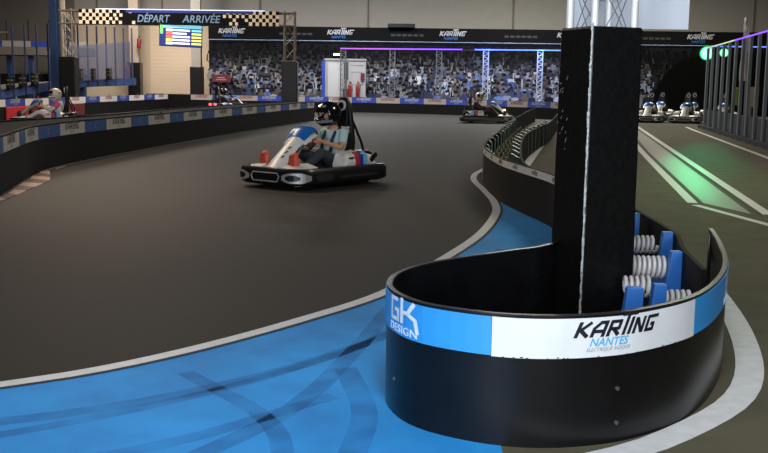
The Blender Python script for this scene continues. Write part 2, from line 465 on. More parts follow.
# ------------------------------------------------------------------ barriers
def logo_panel(path, s0, s1, z0, z1, off, m, parent, ink, flip, small, with_logo=True):
    a, b = (s0, s1)
    p = strip(MB(), path, a, b, z0, z1, off, off+math.copysign(.004, off)).build('sign_panel', m, parent)
    if with_logo:
        h = z1-z0; w = min(abs(b-a)*.62, h*3.6); c = (a+b)/2
        st = c-w/2 if flip > 0 else c+w/2
        mb = MB()
        on_path(mb, karting_geo(w, n=2, depth=.001), path, st, z0+h*.42, off+math.copysign(.004, off), flip)
        mb.build('logo', ink, p)
        t = text_geo('NANTES', h*.3, .25, .001); tw = max(v[0] for v in t[0])
        mb = MB(); on_path(mb, t, path, c-flip*tw/2, z0+h*.12, off+math.copysign(.004, off), flip)
        mb.build('lettering', M['greyink'], p)
    return p
def round_logo(path, c, z0, z1, off, parent, flip=1):
    h = z1-z0; mb = MB()
    n = 12
    for k in range(9):
        a0, a1 = 2*math.pi*k/n+.6, 2*math.pi*(k+1)/n+.6
        q = [(math.cos(a0)*h*.26, math.sin(a0)*h*.26), (math.cos(a1)*h*.26, math.sin(a1)*h*.26), (math.cos(a1)*h*.17, math.sin(a1)*h*.17), (math.cos(a0)*h*.17, math.sin(a0)*h*.17)]
        on_path(mb, ([(x, y+h*.55, .001) for x, y in q], [(0, 1, 2, 3)]), path, c, z0, off+math.copysign(.004, off), flip)
    mb.build('logo', mat('faded_white_ink', (120, 150, 195), .6), parent)

# --- foreground nose and median
medL = [(5.25, 35.4), (4.72, 32.89), (3.7, 27.5), (2.9, 23.06), (2.03, 17.77), (1.57, 15.0), (1.36, 13.68), (1.24, 12.4), (1.25, 10.87), (1.35, 9.93), (1.49, 8.85),
        (1.44, 8.0), (1.22, 6.6), (1.0, 5.5), (.82, 4.93), (.62, 4.73), (.4, 4.55), (.18, 4.33), (.06, 4.12), (.014, 3.9), (.042, 3.7), (.14, 3.52), (.34, 3.385), (.54, 3.34), (.76, 3.38),
        (.945, 3.48), (1.17, 3.69), (1.372, 4.02), (1.562, 4.47), (1.722, 5.04), (1.84, 5.54)]
mp_ = Path(medL, .06)
HN = .47
root = thing('median_barrier', 'black sheet barrier with rounded nose carrying a white sign, wrapped round the padded pillar', 'barrier', (.8, 4.2, 0))
sq_ = mp_.near(1.46, 8.3)
strip(MB(), mp_, sq_, mp_.L, .0, HN, 0, -.022, .06).build('curved_sheet', M['sheet'], root, smooth=True)
strip(MB(), mp_, 0, sq_, .0, HN, 0, -.022, .1).build('long_sheet', M['sheet_far'], root, smooth=True)
strip(MB(), mp_, mp_.near(.82, 4.93), mp_.L, HN, HN+.004, .001, -.02, .05).build('top_edging', mat('grey_edge_trim', (36, 34, 36), .3), root)
sa, sb, sc, sd = mp_.near(.06, 4.15), mp_.near(.376, 3.37), mp_.near(1.165, 3.7), mp_.near(1.66, 4.8)
pl = strip(MB(), mp_, sa, sb, .325, .462, .001, .004, .03).build('sign_panel', M['blue'], root); tag(pl, 'bright blue sign panel at the left of the nose')
pw = strip(MB(), mp_, sb+.002, sc, .322, .462, .001, .004, .03).build('sign_panel', M['white'], root); tag(pw, 'white sign panel reading KARTING NANTES')
pr = strip(MB(), mp_, sc+.002, sd, .325, .462, .001, .004, .03).build('sign_panel', M['blue'], root); tag(pr, 'bright blue sign panel at the right of the nose')
s_k = mp_.near(.655, 3.37)-.004
mb = MB(); on_path(mb, sc_geo(karting_geo(.372, .36, 5, .001), 1, .86), mp_, s_k, .393, .004); mb.build('logo', M['ink'], pw)
mb = MB(); on_path(mb, text_geo('NANTES', .041, .3, .001, .012), mp_, s_k+.062, .3605, .004); mb.build('lettering', M['cyan'], pw)
on_path(MB(), text_geo('ELECTRIQUE INDOOR', .018, .3, .001), mp_, s_k+.05, .343, .004).build('lettering', M['greyink'], pw)
def gk(s, par):
    mb = MB(); k = .088
    segs = [((.55, .95), (0, .95)), ((.06, 1), (.06, .05)), ((0, .09), (.62, .09)), ((.56, 0), (.56, .55)), ((.3, .5), (.64, .5)),
            ((.82, 0), (.82, 1.1)), ((.85, .5), (1.2, .5)), ((1.16, .5), (1.5, 1.0)), ((1.16, .5), (1.56, .3)), ((1.54, .34), (1.66, -.25))]
    for a, b in segs:
        v, f = stroke(a, b, .17, 4); on_path(mb, ([(x*.122, y*k, .001) for x, y in v], f), mp_, s, .373, .004)
    mb.build('logo', M['whiteink'], par)
    mb = MB(); on_path(mb, sc_geo(text_geo('DESIGN', .042, 0, .001, .004), 1.5, 1), mp_, s+.2-1.5*max(v[0] for v in text_geo('DESIGN', .042, 0, .001, .004)[0]), .334, .004); mb.build('lettering', M['whiteink'], par)
gk(mp_.near(.024, 3.71), pl)
gk(mp_.near(1.46, 4.25)-.05, pr)
for x_, z_ in ((.815, .2), (.817, .075), (.03, .14)):
    s_ = mp_.near(x_, 3.43 if x_ > .5 else 3.68); q, d_, rr = mp_.at(s_)
    MB().tube([q+rr*.0+Vector((0, 0, z_)), q+rr*.006+Vector((0, 0, z_))], .008, 8).build('bolt', mat('dull_bolt', (88, 88, 90), .4, metal=.3), root)
mb = MB()
for i in range(34):
    s_ = random.uniform(sa+.05, sc); l = random.uniform(.002, .012); z_ = .322+random.choice([0, 0, 0, .002])
    strip(mb, mp_, s_, s_+l, z_, z_+random.uniform(.001, .0035), .003, .0056, .02)
mb.build('edge_wear', mat('dark_wear', (24, 24, 28), .6), pw)['kind'] = 'stuff'
# narrow sign strip along the median behind the pillar
s0, s1 = mp_.near(1.5, 14.6), mp_.near(1.47, 8.4)
n = 9
for k in range(n):
    a, b = s0+(s1-s0)*k/n, s0+(s1-s0)*(k+1)/n
    p = strip(MB(), mp_, a+.003, b-.003, .395, .465, .001, .004, .06).build('sign_panel', M['oldwhite'], root)
    mb = MB(); on_path(mb, karting_geo(.2, n=1, depth=.001), mp_, (a+b)/2-.1, .415, .004); mb.build('logo', M['dimink'], p)
# right wall of the median
medR = [(1.44, 4.45), (1.47, 4.7), (1.52, 5.05), (1.62, 5.5), (1.65, 5.9), (1.67, 6.5), (1.72, 7.6), (1.62, 8.85), (1.47, 9.95), (1.51, 11.07), (1.78, 13.2), (2.04, 15), (2.38, 17), (2.95, 19.6), (3.8, 23.2), (5.5, 32), (6.0, 35)]
mr = Path(medR, .08)
strip(MB(), mr, 0, mr.L, 0, HN-.03, 0, .022, .08).build('inner_sheet', M['sheet_far'], root, smooth=True)
MB().tube([(1.8, 5.45, .45), (1.62, 4.9, .05)], .008, 6).build('stay_rod', M['blackp'], root)
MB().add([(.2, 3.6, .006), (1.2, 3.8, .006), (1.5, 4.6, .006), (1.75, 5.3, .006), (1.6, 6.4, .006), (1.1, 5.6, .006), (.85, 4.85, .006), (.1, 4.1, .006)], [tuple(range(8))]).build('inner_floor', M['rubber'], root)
def spring(a, b, r, turns, wire, m, seg=12):
    a, b = Vector(a), Vector(b); t = (b-a); L_ = t.length; t.normalize()
    x = t.cross(Vector((0, 0, 1))).normalized(); y = x.cross(t); pts = []
    for i in range(turns*seg+1):
        an = 2*math.pi*i/seg
        pts.append(a+t*L_*i/(turns*seg)+(x*math.cos(an)+y*math.sin(an))*r)
    return MB().tube(pts, wire, 6).build('coil_spring', m, root, smooth=True)
def bracket(x, y, z0, z1, w, d_, lean=.05, m=None, rz=0):
    mb = MB()
    q = [(-w/2-lean, 0), (w/2, 0), (w/2, 1), (-w/2+lean*.6, 1), (-w/2+lean*.3, .75), (-w/2-lean, .2)]
    ca, sa = math.cos(rz), math.sin(rz)
    rg = []
    for yy in (-d_/2, d_/2): rg.append([(x+u*ca-yy*sa, y+u*sa+yy*ca, z0+(z1-z0)*v) for u, v in q])
    return mb.loft(rg).build('end_bracket', m or M['bracket'], root, bevel=.004)
for (y, z, xa, xb, r) in [(6.35, .37, 1.3, 1.5, .042), (5.62, .365, 1.2, 1.545, .046), (5.06, .335, 1.2, 1.455, .054), (4.78, .29, 1.17, 1.31, .046), (4.5, .285, 1.24, 1.42, .042)]:
    spring((xa, y, z), (xb, y, z), r, max(5, round((xb-xa)/.026)), .0095, M['coil'])
for (x, y, w, z1) in [(1.585, 6.3, .07, .46), (1.57, 5.52, .075, .455), (1.465, 4.98, .075, .435), (1.2, 4.3, .075, .40), (1.07, 4.22, .09, .40)]:
    bracket(x, y, .02, z1, w, .05, .035)
# far springs and end brackets, greenish light in their colours
strip(MB(), mr, mr.near(2.0, 14.6), mr.near(3.4, 22), .004, .02, -.06, -.36).build('inner_floor', mat('cream_dusty_floor', (128, 122, 102), .8, noise=.3, nscale=6), root)
for k in range(15):
    y = 11.9+k*.85
    sL = mp_.at(mp_.near(1.3+(y-12)*.145, y))[0]; 
    xl = min(((p.x) for p in mp_.p if abs(p.y-y) < .15 and p.y > 9), default=1.3); xr = min(((p.x) for p in mr.p if abs(p.y-y) < .2), default=1.9)
    if xr-xl < .16: continue
    spring((xl+.03, y, .24), (xr-.03, y, .24), .05, 6, .009, M['coiltint'], 8)
    MB().box(xl+.03, xl+.055, y-.36, y+.36, .02, .46).build('end_bracket', M['greenb'], root)
    MB().box(xr-.05, xr-.025, y-.41, y+.41, .02, .43).build('end_bracket', M['greenb'], root)

# --- long barrier on the left
LB = [(-4.1, 8.0), (-4.08, 9.4), (-4.1, 10.4), (-4.25, 11.2), (-4.46, 12.2), (-4.68, 13.4), (-4.72, 14.8), (-4.6, 16.5), (-4.38, 18.6), (-4.05, 21.5), (-3.5, 25.9), (-2.65, 31.5), (-2.35, 33.4)]
lb = Path(LB)
root = thing('track_barrier', 'long black barrier with white and blue sign panels curving along the left of the track', 'barrier', (-4.5, 15, 0))
strip(MB(), lb, 0, lb.L, 0, .64, 0, -.03).build('curved_sheet', M['sheet_far'], root, smooth=True)
lbk = Path([(-6.0, 8.0), (-5.85, 12), (-5.7, 14.9), (-5.3, 17.0), (-5.05, 19), (-4.75, 24), (-4.0, 30), (-3.0, 33.6)])
strip(MB(), lbk, 0, lbk.L, 0, .64, 0, .03).build('back_sheet', M['sheet_far'], root, smooth=True)
mb = MB(); n = 60; ra = []
for i in range(n+1):
    a = lb.at(lb.L*i/n)[0]; b = lbk.at(lbk.L*i/n)[0]
    ra.append([(a.x, a.y, .6), (b.x, b.y, .6), (b.x, b.y, .615), (a.x, a.y, .615)])
mb.loft(ra).build('gap_shade', mat('black_gap_shade', (12, 12, 12), .9, spec=.1), root)  # black sheet standing for the shade in the gap between both walls
bounds = [1.7, 2.5, 3.05, 4.23, 4.75, 5.6, 6.62, 7.66, 8.6, 9.75, 10.65, 11.87, 12.75, 14.0, 14.95, 16.4, 17.35, 18.7, 19.6, 21.2, 22.2, 23.6, 24.6, 25.5]
for i, (s, e) in enumerate(zip(bounds[:-1], bounds[1:])):
    white = i % 2 == 0
    p = logo_panel(lb, s+.004, e-.004, .445, .615, .002, M['oldwhite'] if white else M['dblue'], root, M['dimink'], 1, True, with_logo=white)
    if not white: round_logo(lb, (s+e)/2, .445, .615, .002, p)
ribbon(MB(), lb, .03, .075, .001, .02, lb.near(-4.6, 13.4), lb.L).build('base_edging', mat('grey_base_edge', (92, 94, 92), .6), root)

# --- kerb
mb = MB(); n = 13; ya, yb = 9.2, 14.5
def kx(y):
    p = min(lb.p, key=lambda q: abs(q.y-y)); l_ = p.x+.065
    r_ = -3.97-.105*max(0, y-10.5) if y < 12.41 else -4.17+(-4.9+4.17)*(y-12.41)/2.19
    return l_, max(r_, l_+.02)
for i in range(n):
    rings = []
    for k in range(4):
        y = ya+(yb-ya)*(i+k/3)/n; l_, r_ = kx(y)
        rings.append([(r_, y, 0), (l_, y, 0), (l_, y, .02), (r_, y, .006)])
    mb.loft(rings, i % 2)
o = mb.build('kerb', [M['kerbw'], M['kerbr']], origin=(-4.3, 12, 0))
tag(o, 'low kerb with dull red and cream stripes at the foot of the left barrier', 'kerb')

# --- second barrier beyond, on the far left
b2 = Path([(-11.2, 26), (-11.1, 29), (-10.9, 33.5), (-10.6, 38), (-10.3, 42), (-9.95, 46.2)])
root = thing('track_barrier', 'black barrier with a blue and white sign strip and red blocks, below the raised ramp', 'barrier', (-11, 33, 0))
strip(MB(), b2, 0, b2.L, 0, .66, 0, -.25).build('barrier_body', M['sheet_far'], root)
s = 0; white = False
while s < b2.L-.3:
    e = min(s+(1.9 if white else 1.45), b2.L)
    logo_panel(b2, s+.005, e-.005, .45, .66, .002, M['oldwhite'] if white else M['fblue'], root, M['redink'] if white else M['greyink'], 1, True, True)
    s = e; white = not white
for j, (a, b) in enumerate([((-11.08, 29.3), (-11.02, 30.9)), ((-11.0, 31.2), (-10.93, 33.2)), ((-10.9, 33.5), (-10.8, 35.8))]):
    s0, s1 = b2.near(*a), b2.near(*b)
    strip(MB(), b2, s0, s1, .02, .44, .002, .06)  .build('red_block', M['red'] if j == 0 else mat('dark_red_plastic', (96, 22, 26), .5), root, bevel=.02)

# --- barrier in front of the far wall
fb = Path([(-11.3, 47.6), (-9.2, 46.6), (-6, 45.6), (-2.3, 44.6), (2.3, 42.6), (5.9, 38.6), (8, 36.4)])
root = thing('track_barrier', 'black barrier with royal blue and white sign panels in front of the crowd backdrop', 'barrier', (0, 43, 0))
strip(MB(), fb, 0, fb.L, 0, .66, 0, -.25).build('barrier_body', M['sheet_far'], root)
s = fb.near(-9.0, 46.5); white = True
while s < fb.L-.2:
    e = min(s+1.12, fb.L)
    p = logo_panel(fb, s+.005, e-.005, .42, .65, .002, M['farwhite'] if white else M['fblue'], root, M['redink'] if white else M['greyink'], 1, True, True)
    s = e; white = not white

# ------------------------------------------------------------------ truss helpers
def truss_leg(x, y, z0, z1, w, rz, parent, m, r=.022, pitch=None, cross=False, lr=.35, lm=None):
    ca, sa = math.cos(rz), math.sin(rz)
    cs = [(x+ca*a*w/2-sa*b*w/2, y+sa*a*w/2+ca*b*w/2) for a, b in ((-1, -1), (1, -1), (1, 1), (-1, 1))]
    for c in cs: MB().tube([(c[0], c[1], z0), (c[0], c[1], z1)], r, 10).build('chord', m, parent, smooth=True)
    pitch = pitch or w; mb = MB(); n = max(1, round((z1-z0)/pitch)); h = (z1-z0)/n
    for i in range(n):
        for k in range(4):
            a, b = cs[k], cs[(k+1) % 4]; za, zb = z0+i*h, z0+(i+1)*h
            if (i+k) % 2: za, zb = zb, za
            mb.tube([(a[0], a[1], za), (b[0], b[1], zb)], r*lr, 6)
            if cross: mb.tube([(a[0], a[1], zb), (b[0], b[1], za)], r*lr, 6)
    mb.build('lattice', lm or m, parent)
    return cs

# ------------------------------------------------------------------ padded pillar inside the nose
root = thing('padded_pillar', 'square truss pillar wrapped in black padding inside the nose of the barrier', 'pillar', (1.05, 4.98, 0))
a_ = R(66+45); w = .29
sq = [(1.05+w/2**.5*math.cos(R(66+90*k)), 4.98+w/2**.5*math.sin(R(66+90*k))) for k in range(4)]
rings = []
for i in range(13):
    z = .02+(1.535-.02)*i/12
    g = 1.06-.07*z/1.5+.006*math.sin(i*2.1)
    rings.append([(1.05+(x-1.05)*g, 4.98+(y-4.98)*g, z) for x, y in sq])
o = MB().loft(rings).build('padding', M['pad'], root, bevel=.012)
nc = min(sq, key=lambda c: math.hypot(*c))
u = Vector((nc[0]-1.05, nc[1]-4.98, 0)).normalized()
mb = MB(); pv = Vector((-u.y, u.x, 0))
for i in range(40):
    z0, z1 = .03+i*.038, .03+(i+1)*.038
    wz = .003+.003*random.random(); j = random.uniform(-.0015, .0015)
    g = 1.06-.07*(z0+z1)/3; c = Vector((1.05, 4.98, 0))+u*(w/2**.5*g-.003)
    mb.add([c+pv*(j-wz)+Vector((0, 0, z0)), c+pv*(j+wz)+Vector((0, 0, z0)), c+pv*(j+wz)+Vector((0, 0, z1)), c+pv*(j-wz)+Vector((0, 0, z1)),
            c+pv*(j-wz)-u*.004+Vector((0, 0, z0)), c+pv*(j+wz)-u*.004+Vector((0, 0, z0)), c+pv*(j+wz)-u*.004+Vector((0, 0, z1)), c+pv*(j-wz)-u*.004+Vector((0, 0, z1))],
           [(0, 1, 2, 3), (7, 6, 5, 4), (0, 3, 7, 4), (1, 5, 6, 2), (0, 4, 5, 1), (3, 2, 6, 7)])
mb.build('seam_tape', M['tape'], root)
truss_leg(1.05, 4.98, 0.02, 3.2, .222, R(66-45), root, M['alu'], .019, .34, True, .15, mat('grey_lattice', (120, 122, 130), .5))
tb = MB()
def rot(x, y): return (1.05+x*math.cos(R(21))-y*math.sin(R(21)), 4.98+x*math.sin(R(21))+y*math.cos(R(21)))
# scuffs low on the left face
mb = MB(); fa = [c for c in sorted(sq, key=lambda c: c[0]/c[1])][0]
dv = (Vector((*nc, 0))-Vector((*fa, 0))); nv = Vector((dv.y, -dv.x, 0)).normalized()
if nv.y > 0: nv = -nv
for i in range(46):
    t = random.uniform(.0, .35); z = random.uniform(.26, .56) if i < 30 else random.uniform(.9, 1.35); l = random.uniform(.006, .02)
    p = Vector((*fa, z))+dv*t+nv*.002
    q = p+dv.normalized()*l*.7+Vector((0, 0, l))
    mb.bar(p, q, .003, .002)
mb.build('scuff_mark', mat('grey_scuff', (110, 118, 124), .6), root)
bd = thing('blank_board', 'blank white board fixed behind the truss above the black pillar', 'board', (1.28, 5.36, 1.57))
MB().box(.955, 1.578, 5.34, 5.37, 1.552, 2.6, rz=R(-3)).build('panel', M['board'], bd)
MB().box(1.1, 1.14, 5.1, 5.345, 1.7, 1.74).build('clamp_arm', M['alu'], bd)

# ------------------------------------------------------------------ start gantry
GY = 36.2
root = thing('start_gantry', 'truss gantry over the track carrying the black DEPART ARRIVEE banner', 'gantry', (-7.2, GY, 0))
for x, zp in ((-11.33, 2.07), (-3.44, 2.0)):
    lg = thing('gantry_leg', None, None, (x, GY, 0)); lg.parent = root; lg.location = (x+7.2, 0, 0); OFF[lg.name] = Vector((x, GY, 0))
    truss_leg(x, GY, 0, 3.75, .36, 0, lg, M['aludim'], .03, .42)
    MB().box(x-.28, x+.28, GY-.28, GY+.28, 0, zp).build('padding', M['pad'], lg, bevel=.03)
cb = thing('crossbeam', None, None, (-7.2, GY, 3.2)); cb.parent = root; cb.location = (0, 0, 3.2); OFF[cb.name] = Vector((-7.2, GY, 3.2))
for dy in (-.18, .18):
    for z in (3.24, 3.68):
        MB().tube([(-11.6, GY+dy, z), (-3.22, GY+dy, z)], .03, 8).build('chord', M['aludim'], cb, smooth=True)
mb = MB()
for i in range(18):
    x = -11.56+i*.46
    for dy in (-.18, .18): mb.tube([(x, GY+dy, 3.24 if i % 2 else 3.68), (x+.46, GY+dy, 3.68 if i % 2 else 3.24)], .012, 6)
    mb.tube([(x, GY-.18, 3.68), (x, GY+.18, 3.68)], .012, 6)
mb.build('lattice', M['aludim'], cb)
bx0, bx1, bz0, bz1, by = -10.86, -3.8, 3.22, 3.73, GY-.25
bmb = MB().box(bx0, bx1, by, by+.02, bz0, bz1); q = (bz1-bz0)/4
for side in (0, 1):
    for c in range(17):
        for r_ in range(4):
            if (c+r_) % 2: continue
            pr_ = 1 if c < 10 else max(0, 1-(c-9)*.11)
            if random.random() > pr_: continue
            k = 1 if c < 9 else .85
            x = bx0+c*.118 if side == 0 else bx1-(c+1)*.118
            cx, cz = x+.06+ (0 if c < 9 else random.uniform(-.03, .03)), bz0+q*(r_+.5)
            bmb.box(cx-.062*k, cx+.062*k, by-.004, by, cz-q*.5*k, cz+q*.5*k, 1)
bn = bmb.build('banner', [M['navy'], M['checkw']], root)
for t, x, w in (('DÉPART', -8.8, 1.16), ('ARRIVÉE', -7.22, 1.36)):
    g_ = text_geo(t, .36, .2, .004, .012); tw = max(v[0] for v in g_[0])
    g_ = ([(v[0]*w/tw, v[1], v[2]) for v in g_[0]], g_[1])
    mb = MB(); on_plane(mb, g_, (x, by-.001, bz0+.09)); mb.build('lettering', M['letter'], bn)
MB().box(-10.25, -4.3, by-.02, by+.02, bz1, bz1+.025).build('led_strip', LED_W, root)
MB().box(-9.2, -4.7, by-.006, by, bz1-.1, bz1-.003).build('blue_edge', mat('royal_edge', (34, 50, 130), .5), bn)

sc = thing('timing_screen', 'tilted lap timing screen hanging below the DEPART ARRIVEE banner', 'screen', (-7.3, GY-.1, 2.88))
sx0, sx1, sz0, sz1 = -8.02, -6.58, 2.49, 3.23
yy = GY-.12
MB().box(sx0-.03, sx1+.03, yy, yy+.09, sz0-.03, sz1+.03).build('casing', M['blackp'], sc)
def sb(n, x0, x1, z0, z1, k): return MB().box(sx0+x0*1.44, sx0+x1*1.44, yy-.004-k*.003, yy-.002-k*.003, sz1-z1*.74, sz1-z0*.74).build('screen_display' if k == 0 else 'result_row', SCR[n], sc)
sb('blue', 0, 1, 0, 1, 0)
sb('cyan', 0, 1, 0, .16, 1); sb('green', 0, .07, 0, .45, 2)
for i, c in enumerate(['white', 'red', 'red', 'yellow', 'white']):
    z = .2+i*.155
    sb(c, .14, .3, z, z+.12, 1); sb('white', .3, .72 - (.08 if i == 1 else 0), z+.01, z+.1, 1)
    sb('yellow' if i else 'cyan', .76, 1.0, z+.01, z+.1, 1)
MB().tube([(-7.8, yy+.05, sz1), (-7.8, yy+.05, 3.25)], .015).build('hanger', M['blackp'], sc)
MB().tube([(-6.9, yy+.05, sz1), (-6.9, yy+.05, 3.25)], .015).build('hanger', M['blackp'], sc)
sc.rotation_euler = (R(4), R(2), R(8))

# ------------------------------------------------------------------ columns at the back left
def column(name, x, y, w, d_, z1, m, label, cat='column'):
    o = MB().box(x-w/2, x+w/2, y-d_/2, y+d_/2, 0, z1).build(name, m, origin=(x, y, 0)); tag(o, label, cat); return o
c = thing('steel_column', 'tall blue steel column standing left of the gantry leg', 'column', (-12.56, 38.5, 0))
mb = MB(); mb.box(-12.7, -12.43, 38.3, 38.33, 0, ZC); mb.box(-12.7, -12.43, 38.67, 38.7, 0, ZC); mb.box(-12.58, -12.55, 38.33, 38.67, 0, ZC)
mb.build('beam', M['steelblue'], c)
c = thing('round_post', 'cream painted post beside the tall blue steel column', 'post', (-12.36, 38.85, 0))
MB().tube([(-12.36, 38.85, 0), (-12.36, 38.85, ZC)], .11, 12).build('shaft', M['cream'], c, smooth=True)
for x, lab, zp in ((-11.8, 'cream column with black padded foot and a red extinguisher, left of the cream door', 2.1), (-8.9, 'grey column with black padded foot, right of the cream door', 1.95)):
    c = thing('wall_column', lab, 'column', (x, 47.6, 0))
    MB().box(x-.22, x+.22, 47.4, 47.8, 0, ZC).build('shaft', mat('beige_paint', (150, 136, 120), .7) if x < -10 else M['wallup'], c)
    MB().box(x-.28, x+.3, 47.3, 47.85, 0, zp).build('padding', M['pad'], c, bevel=.03)
def extinguisher(x, y, z, label, grp=None, h=.5):
    e = thing('fire_extinguisher', label, 'fire extinguisher', (x, y, z), grp)
    MB().lathe([(0, 0), (.085, 0), (.09, .02), (.09, h*.72), (.07, h*.82), (.03, h*.86), (0, h*.86)], (x, y, z), 'z', 14).build('cylinder', M['redpaint'], e, smooth=True)
    MB().box(x-.02, x+.05, y-.02, y+.02, z+h*.86, z+h).build('valve', M['blackp'], e)
    MB().tube([(x+.04, y, z+h*.93), (x+.12, y-.02, z+h*.8), (x+.11, y-.03, z+h*.4)], .012, 6).build('hose', M['blackp'], e)
    return e
extinguisher(-11.5, 47.2, 2.75, 'red extinguisher high on the cream column left of the door', h=.55)
extinguisher(-12.0, 46.95, 1.3, 'dark red extinguisher on the black padded foot of the cream column', h=.8)

# ------------------------------------------------------------------ raised ramp with fence on the left
root = thing('kart_ramp', 'raised ramp with blue posts and netting behind the left barrier', 'ramp', (-13, 40, 0))
rp = [(-15.5, 31.5, .5), (-13.8, 36.2, .75), (-13.0, 39.2, 1.05), (-12.75, 42, 1.15), (-11.5, 46.3, 1.25)]
def rpt(t):
    t = t*(len(rp)-1); i = min(int(t), len(rp)-2); return Vector(rp[i]).lerp(Vector(rp[i+1]), t-i)
rings = []
for i in range(25):
    p = rpt(i/24); rings.append([(p.x, p.y, p.z-.12), (p.x-1.9, p.y+.2, p.z-.12), (p.x-1.9, p.y+.2, p.z), (p.x, p.y, p.z)])
MB().loft(rings).build('deck', M['walldark'], root)
rings = []
for i in range(25):
    p = rpt(i/24); rings.append([(p.x+.06, p.y, p.z-.2), (p.x, p.y, p.z-.2), (p.x, p.y, p.z+.12), (p.x+.06, p.y, p.z+.12)])
MB().loft(rings).build('side_beam', M['steelblue'], root)
ts = [.02, .1, .17, .24, .3, .36, .42, .48, .53, .58, .63, .68, .73, .78, .82, .86, .9, .94, .98]
for i, t in enumerate(ts):
    p = rpt(t); h = 2.35
    MB().box(p.x+.05, p.x+.11, p.y-.03, p.y+.03, p.z-.2, p.z+h).build('fence_post', M['post'], root)
for t0, t1, z0, z1 in [(.56, .98, .5, 1.9)]:
    a, b = rpt(t0), rpt(t1)
    MB().add([(a.x, a.y, a.z+.1), (b.x, b.y, b.z+.1), (b.x, b.y, b.z+1.75), (a.x, a.y, a.z+1.45)], [(0, 1, 2, 3)]).build('netting', M['net'], root)
for i, t in enumerate([.2, .27, .33, .39, .58, .65, .72, .79, .86]):
    p = rpt(t)
    k = MB().box(p.x+.1, p.x+.26, p.y-.24, p.y+.24, p.z+.12, p.z+.58).build('padded_box', M['pad'], root, bevel=.03)
    mb = MB()
    for z in (.27, .42): mb.box(p.x+.26, p.x+.264, p.y-.14, p.y+.06, p.z+z, p.z+z+.04); mb.box(p.x+.15, p.x+.24, p.y-.244, p.y-.24, p.z+z, p.z+z+.04)
    mb.build('yellow_mark', mat('dull_yellow_mark', (110, 106, 76), .6), k)
for t in (.3, .5, .66, .78):
    p = rpt(t); MB().box(p.x-.35, p.x-.05, p.y-.15, p.y+.15, 0, p.z-.12).build('support_leg', M['steelblue'], root)
mb = MB()
# upper level behind
root = thing('upper_track', 'upper track level with a white and blue sign strip in the far left corner', 'ramp', (-17, 46.5, 0))
up = Path([(-20.5, 45.6), (-18, 46), (-15.2, 46.4), (-13.7, 46.6)])
strip(MB(), up, 0, up.L, 2.35, 2.72, 0, -2.2).build('deck', M['walldark'], root)
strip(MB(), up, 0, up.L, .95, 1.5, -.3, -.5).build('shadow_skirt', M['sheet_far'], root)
s = .1; white = True
for w_ in (2.1, .9, 1.25, 1.7, 1.2):
    e = min(s+w_, up.L)
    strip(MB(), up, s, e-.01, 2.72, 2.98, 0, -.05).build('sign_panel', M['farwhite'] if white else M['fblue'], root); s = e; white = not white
for x in (-17.3, -16.3, -15.35, -14.5):
    MB().tube([(x, 46.3, 2.7), (x, 46.3, 3.95)], .03, 6).build('fence_post', M['blackp'], root)
    MB().box(x-.1, x+.1, 46.4, 46.6, 0, 2.4).build('support_leg', M['steelblue'], root)
MB().tube([(-20, 46.1, 3.28), (-17.2, 46.2, 3.36)], .03, 6).build('top_tube', M['farwhite'], root)

# ------------------------------------------------------------------ crowd backdrop on the far wall
WY = 46.6
root = thing('crowd_backdrop', 'long printed backdrop of a cheering crowd below a black header with white logos', 'backdrop', (2, WY, 0))
X0, X1 = -8.15, 19.5
MB().box(X0, X1, WY, WY+.12, 0, 3.2).build('backing_panel', M['navy'], root)
hd = MB().box(X0, X1, WY-.06, WY+.12, 3.2, 3.8).build('header', mat('header_black', (7, 7, 9), .8, spec=.1), root)
MB().tube([(X0, WY-.1, 3.17), (X1, WY-.1, 3.17)], .018, 6).build('cable', mat('grey_blue_cable', (120, 140, 160), .5), root)
for x in (-7.7, -2.72, 2.42, 7.8, 13.75):
    mb = MB(); on_plane(mb, karting_geo(1.25, n=1, depth=.004), (x, WY-.062, 3.46)); mb.build('logo', mat('dulled_white_print', (150, 154, 160), .6), hd)
    t = text_geo('NANTES', .17, .25, .004); mb = MB(); on_plane(mb, t, (x+.2, WY-.062, 3.29)); mb.build('lettering', M['dblue'], hd)
for x in (-4.9, .2, 5.4, 11.5):
    mb = MB()
    for k in range(6): mb.box(x+k*.26, x+k*.26+.2, WY-.064, WY-.06, 3.42, 3.52)
    mb.build('faded_print', mat('faded_brown_print', (30, 28, 26), .7), hd)
pm = MB(); cols = []
def pf(pts, y, c):
    pm.add([(x, WY-y, z) for x, z in pts], [tuple(range(len(pts)))]); cols.append(lin([max(0, min(255, v)) for v in c]))
rows = 11
CL = [(176, 190, 214), (150, 172, 210), (196, 204, 214), (96, 128, 190), (60, 84, 140), (40, 46, 66), (24, 26, 34), (120, 130, 150), (84, 84, 92), (208, 210, 212), (70, 72, 84), (120, 104, 92)]
ly = .001
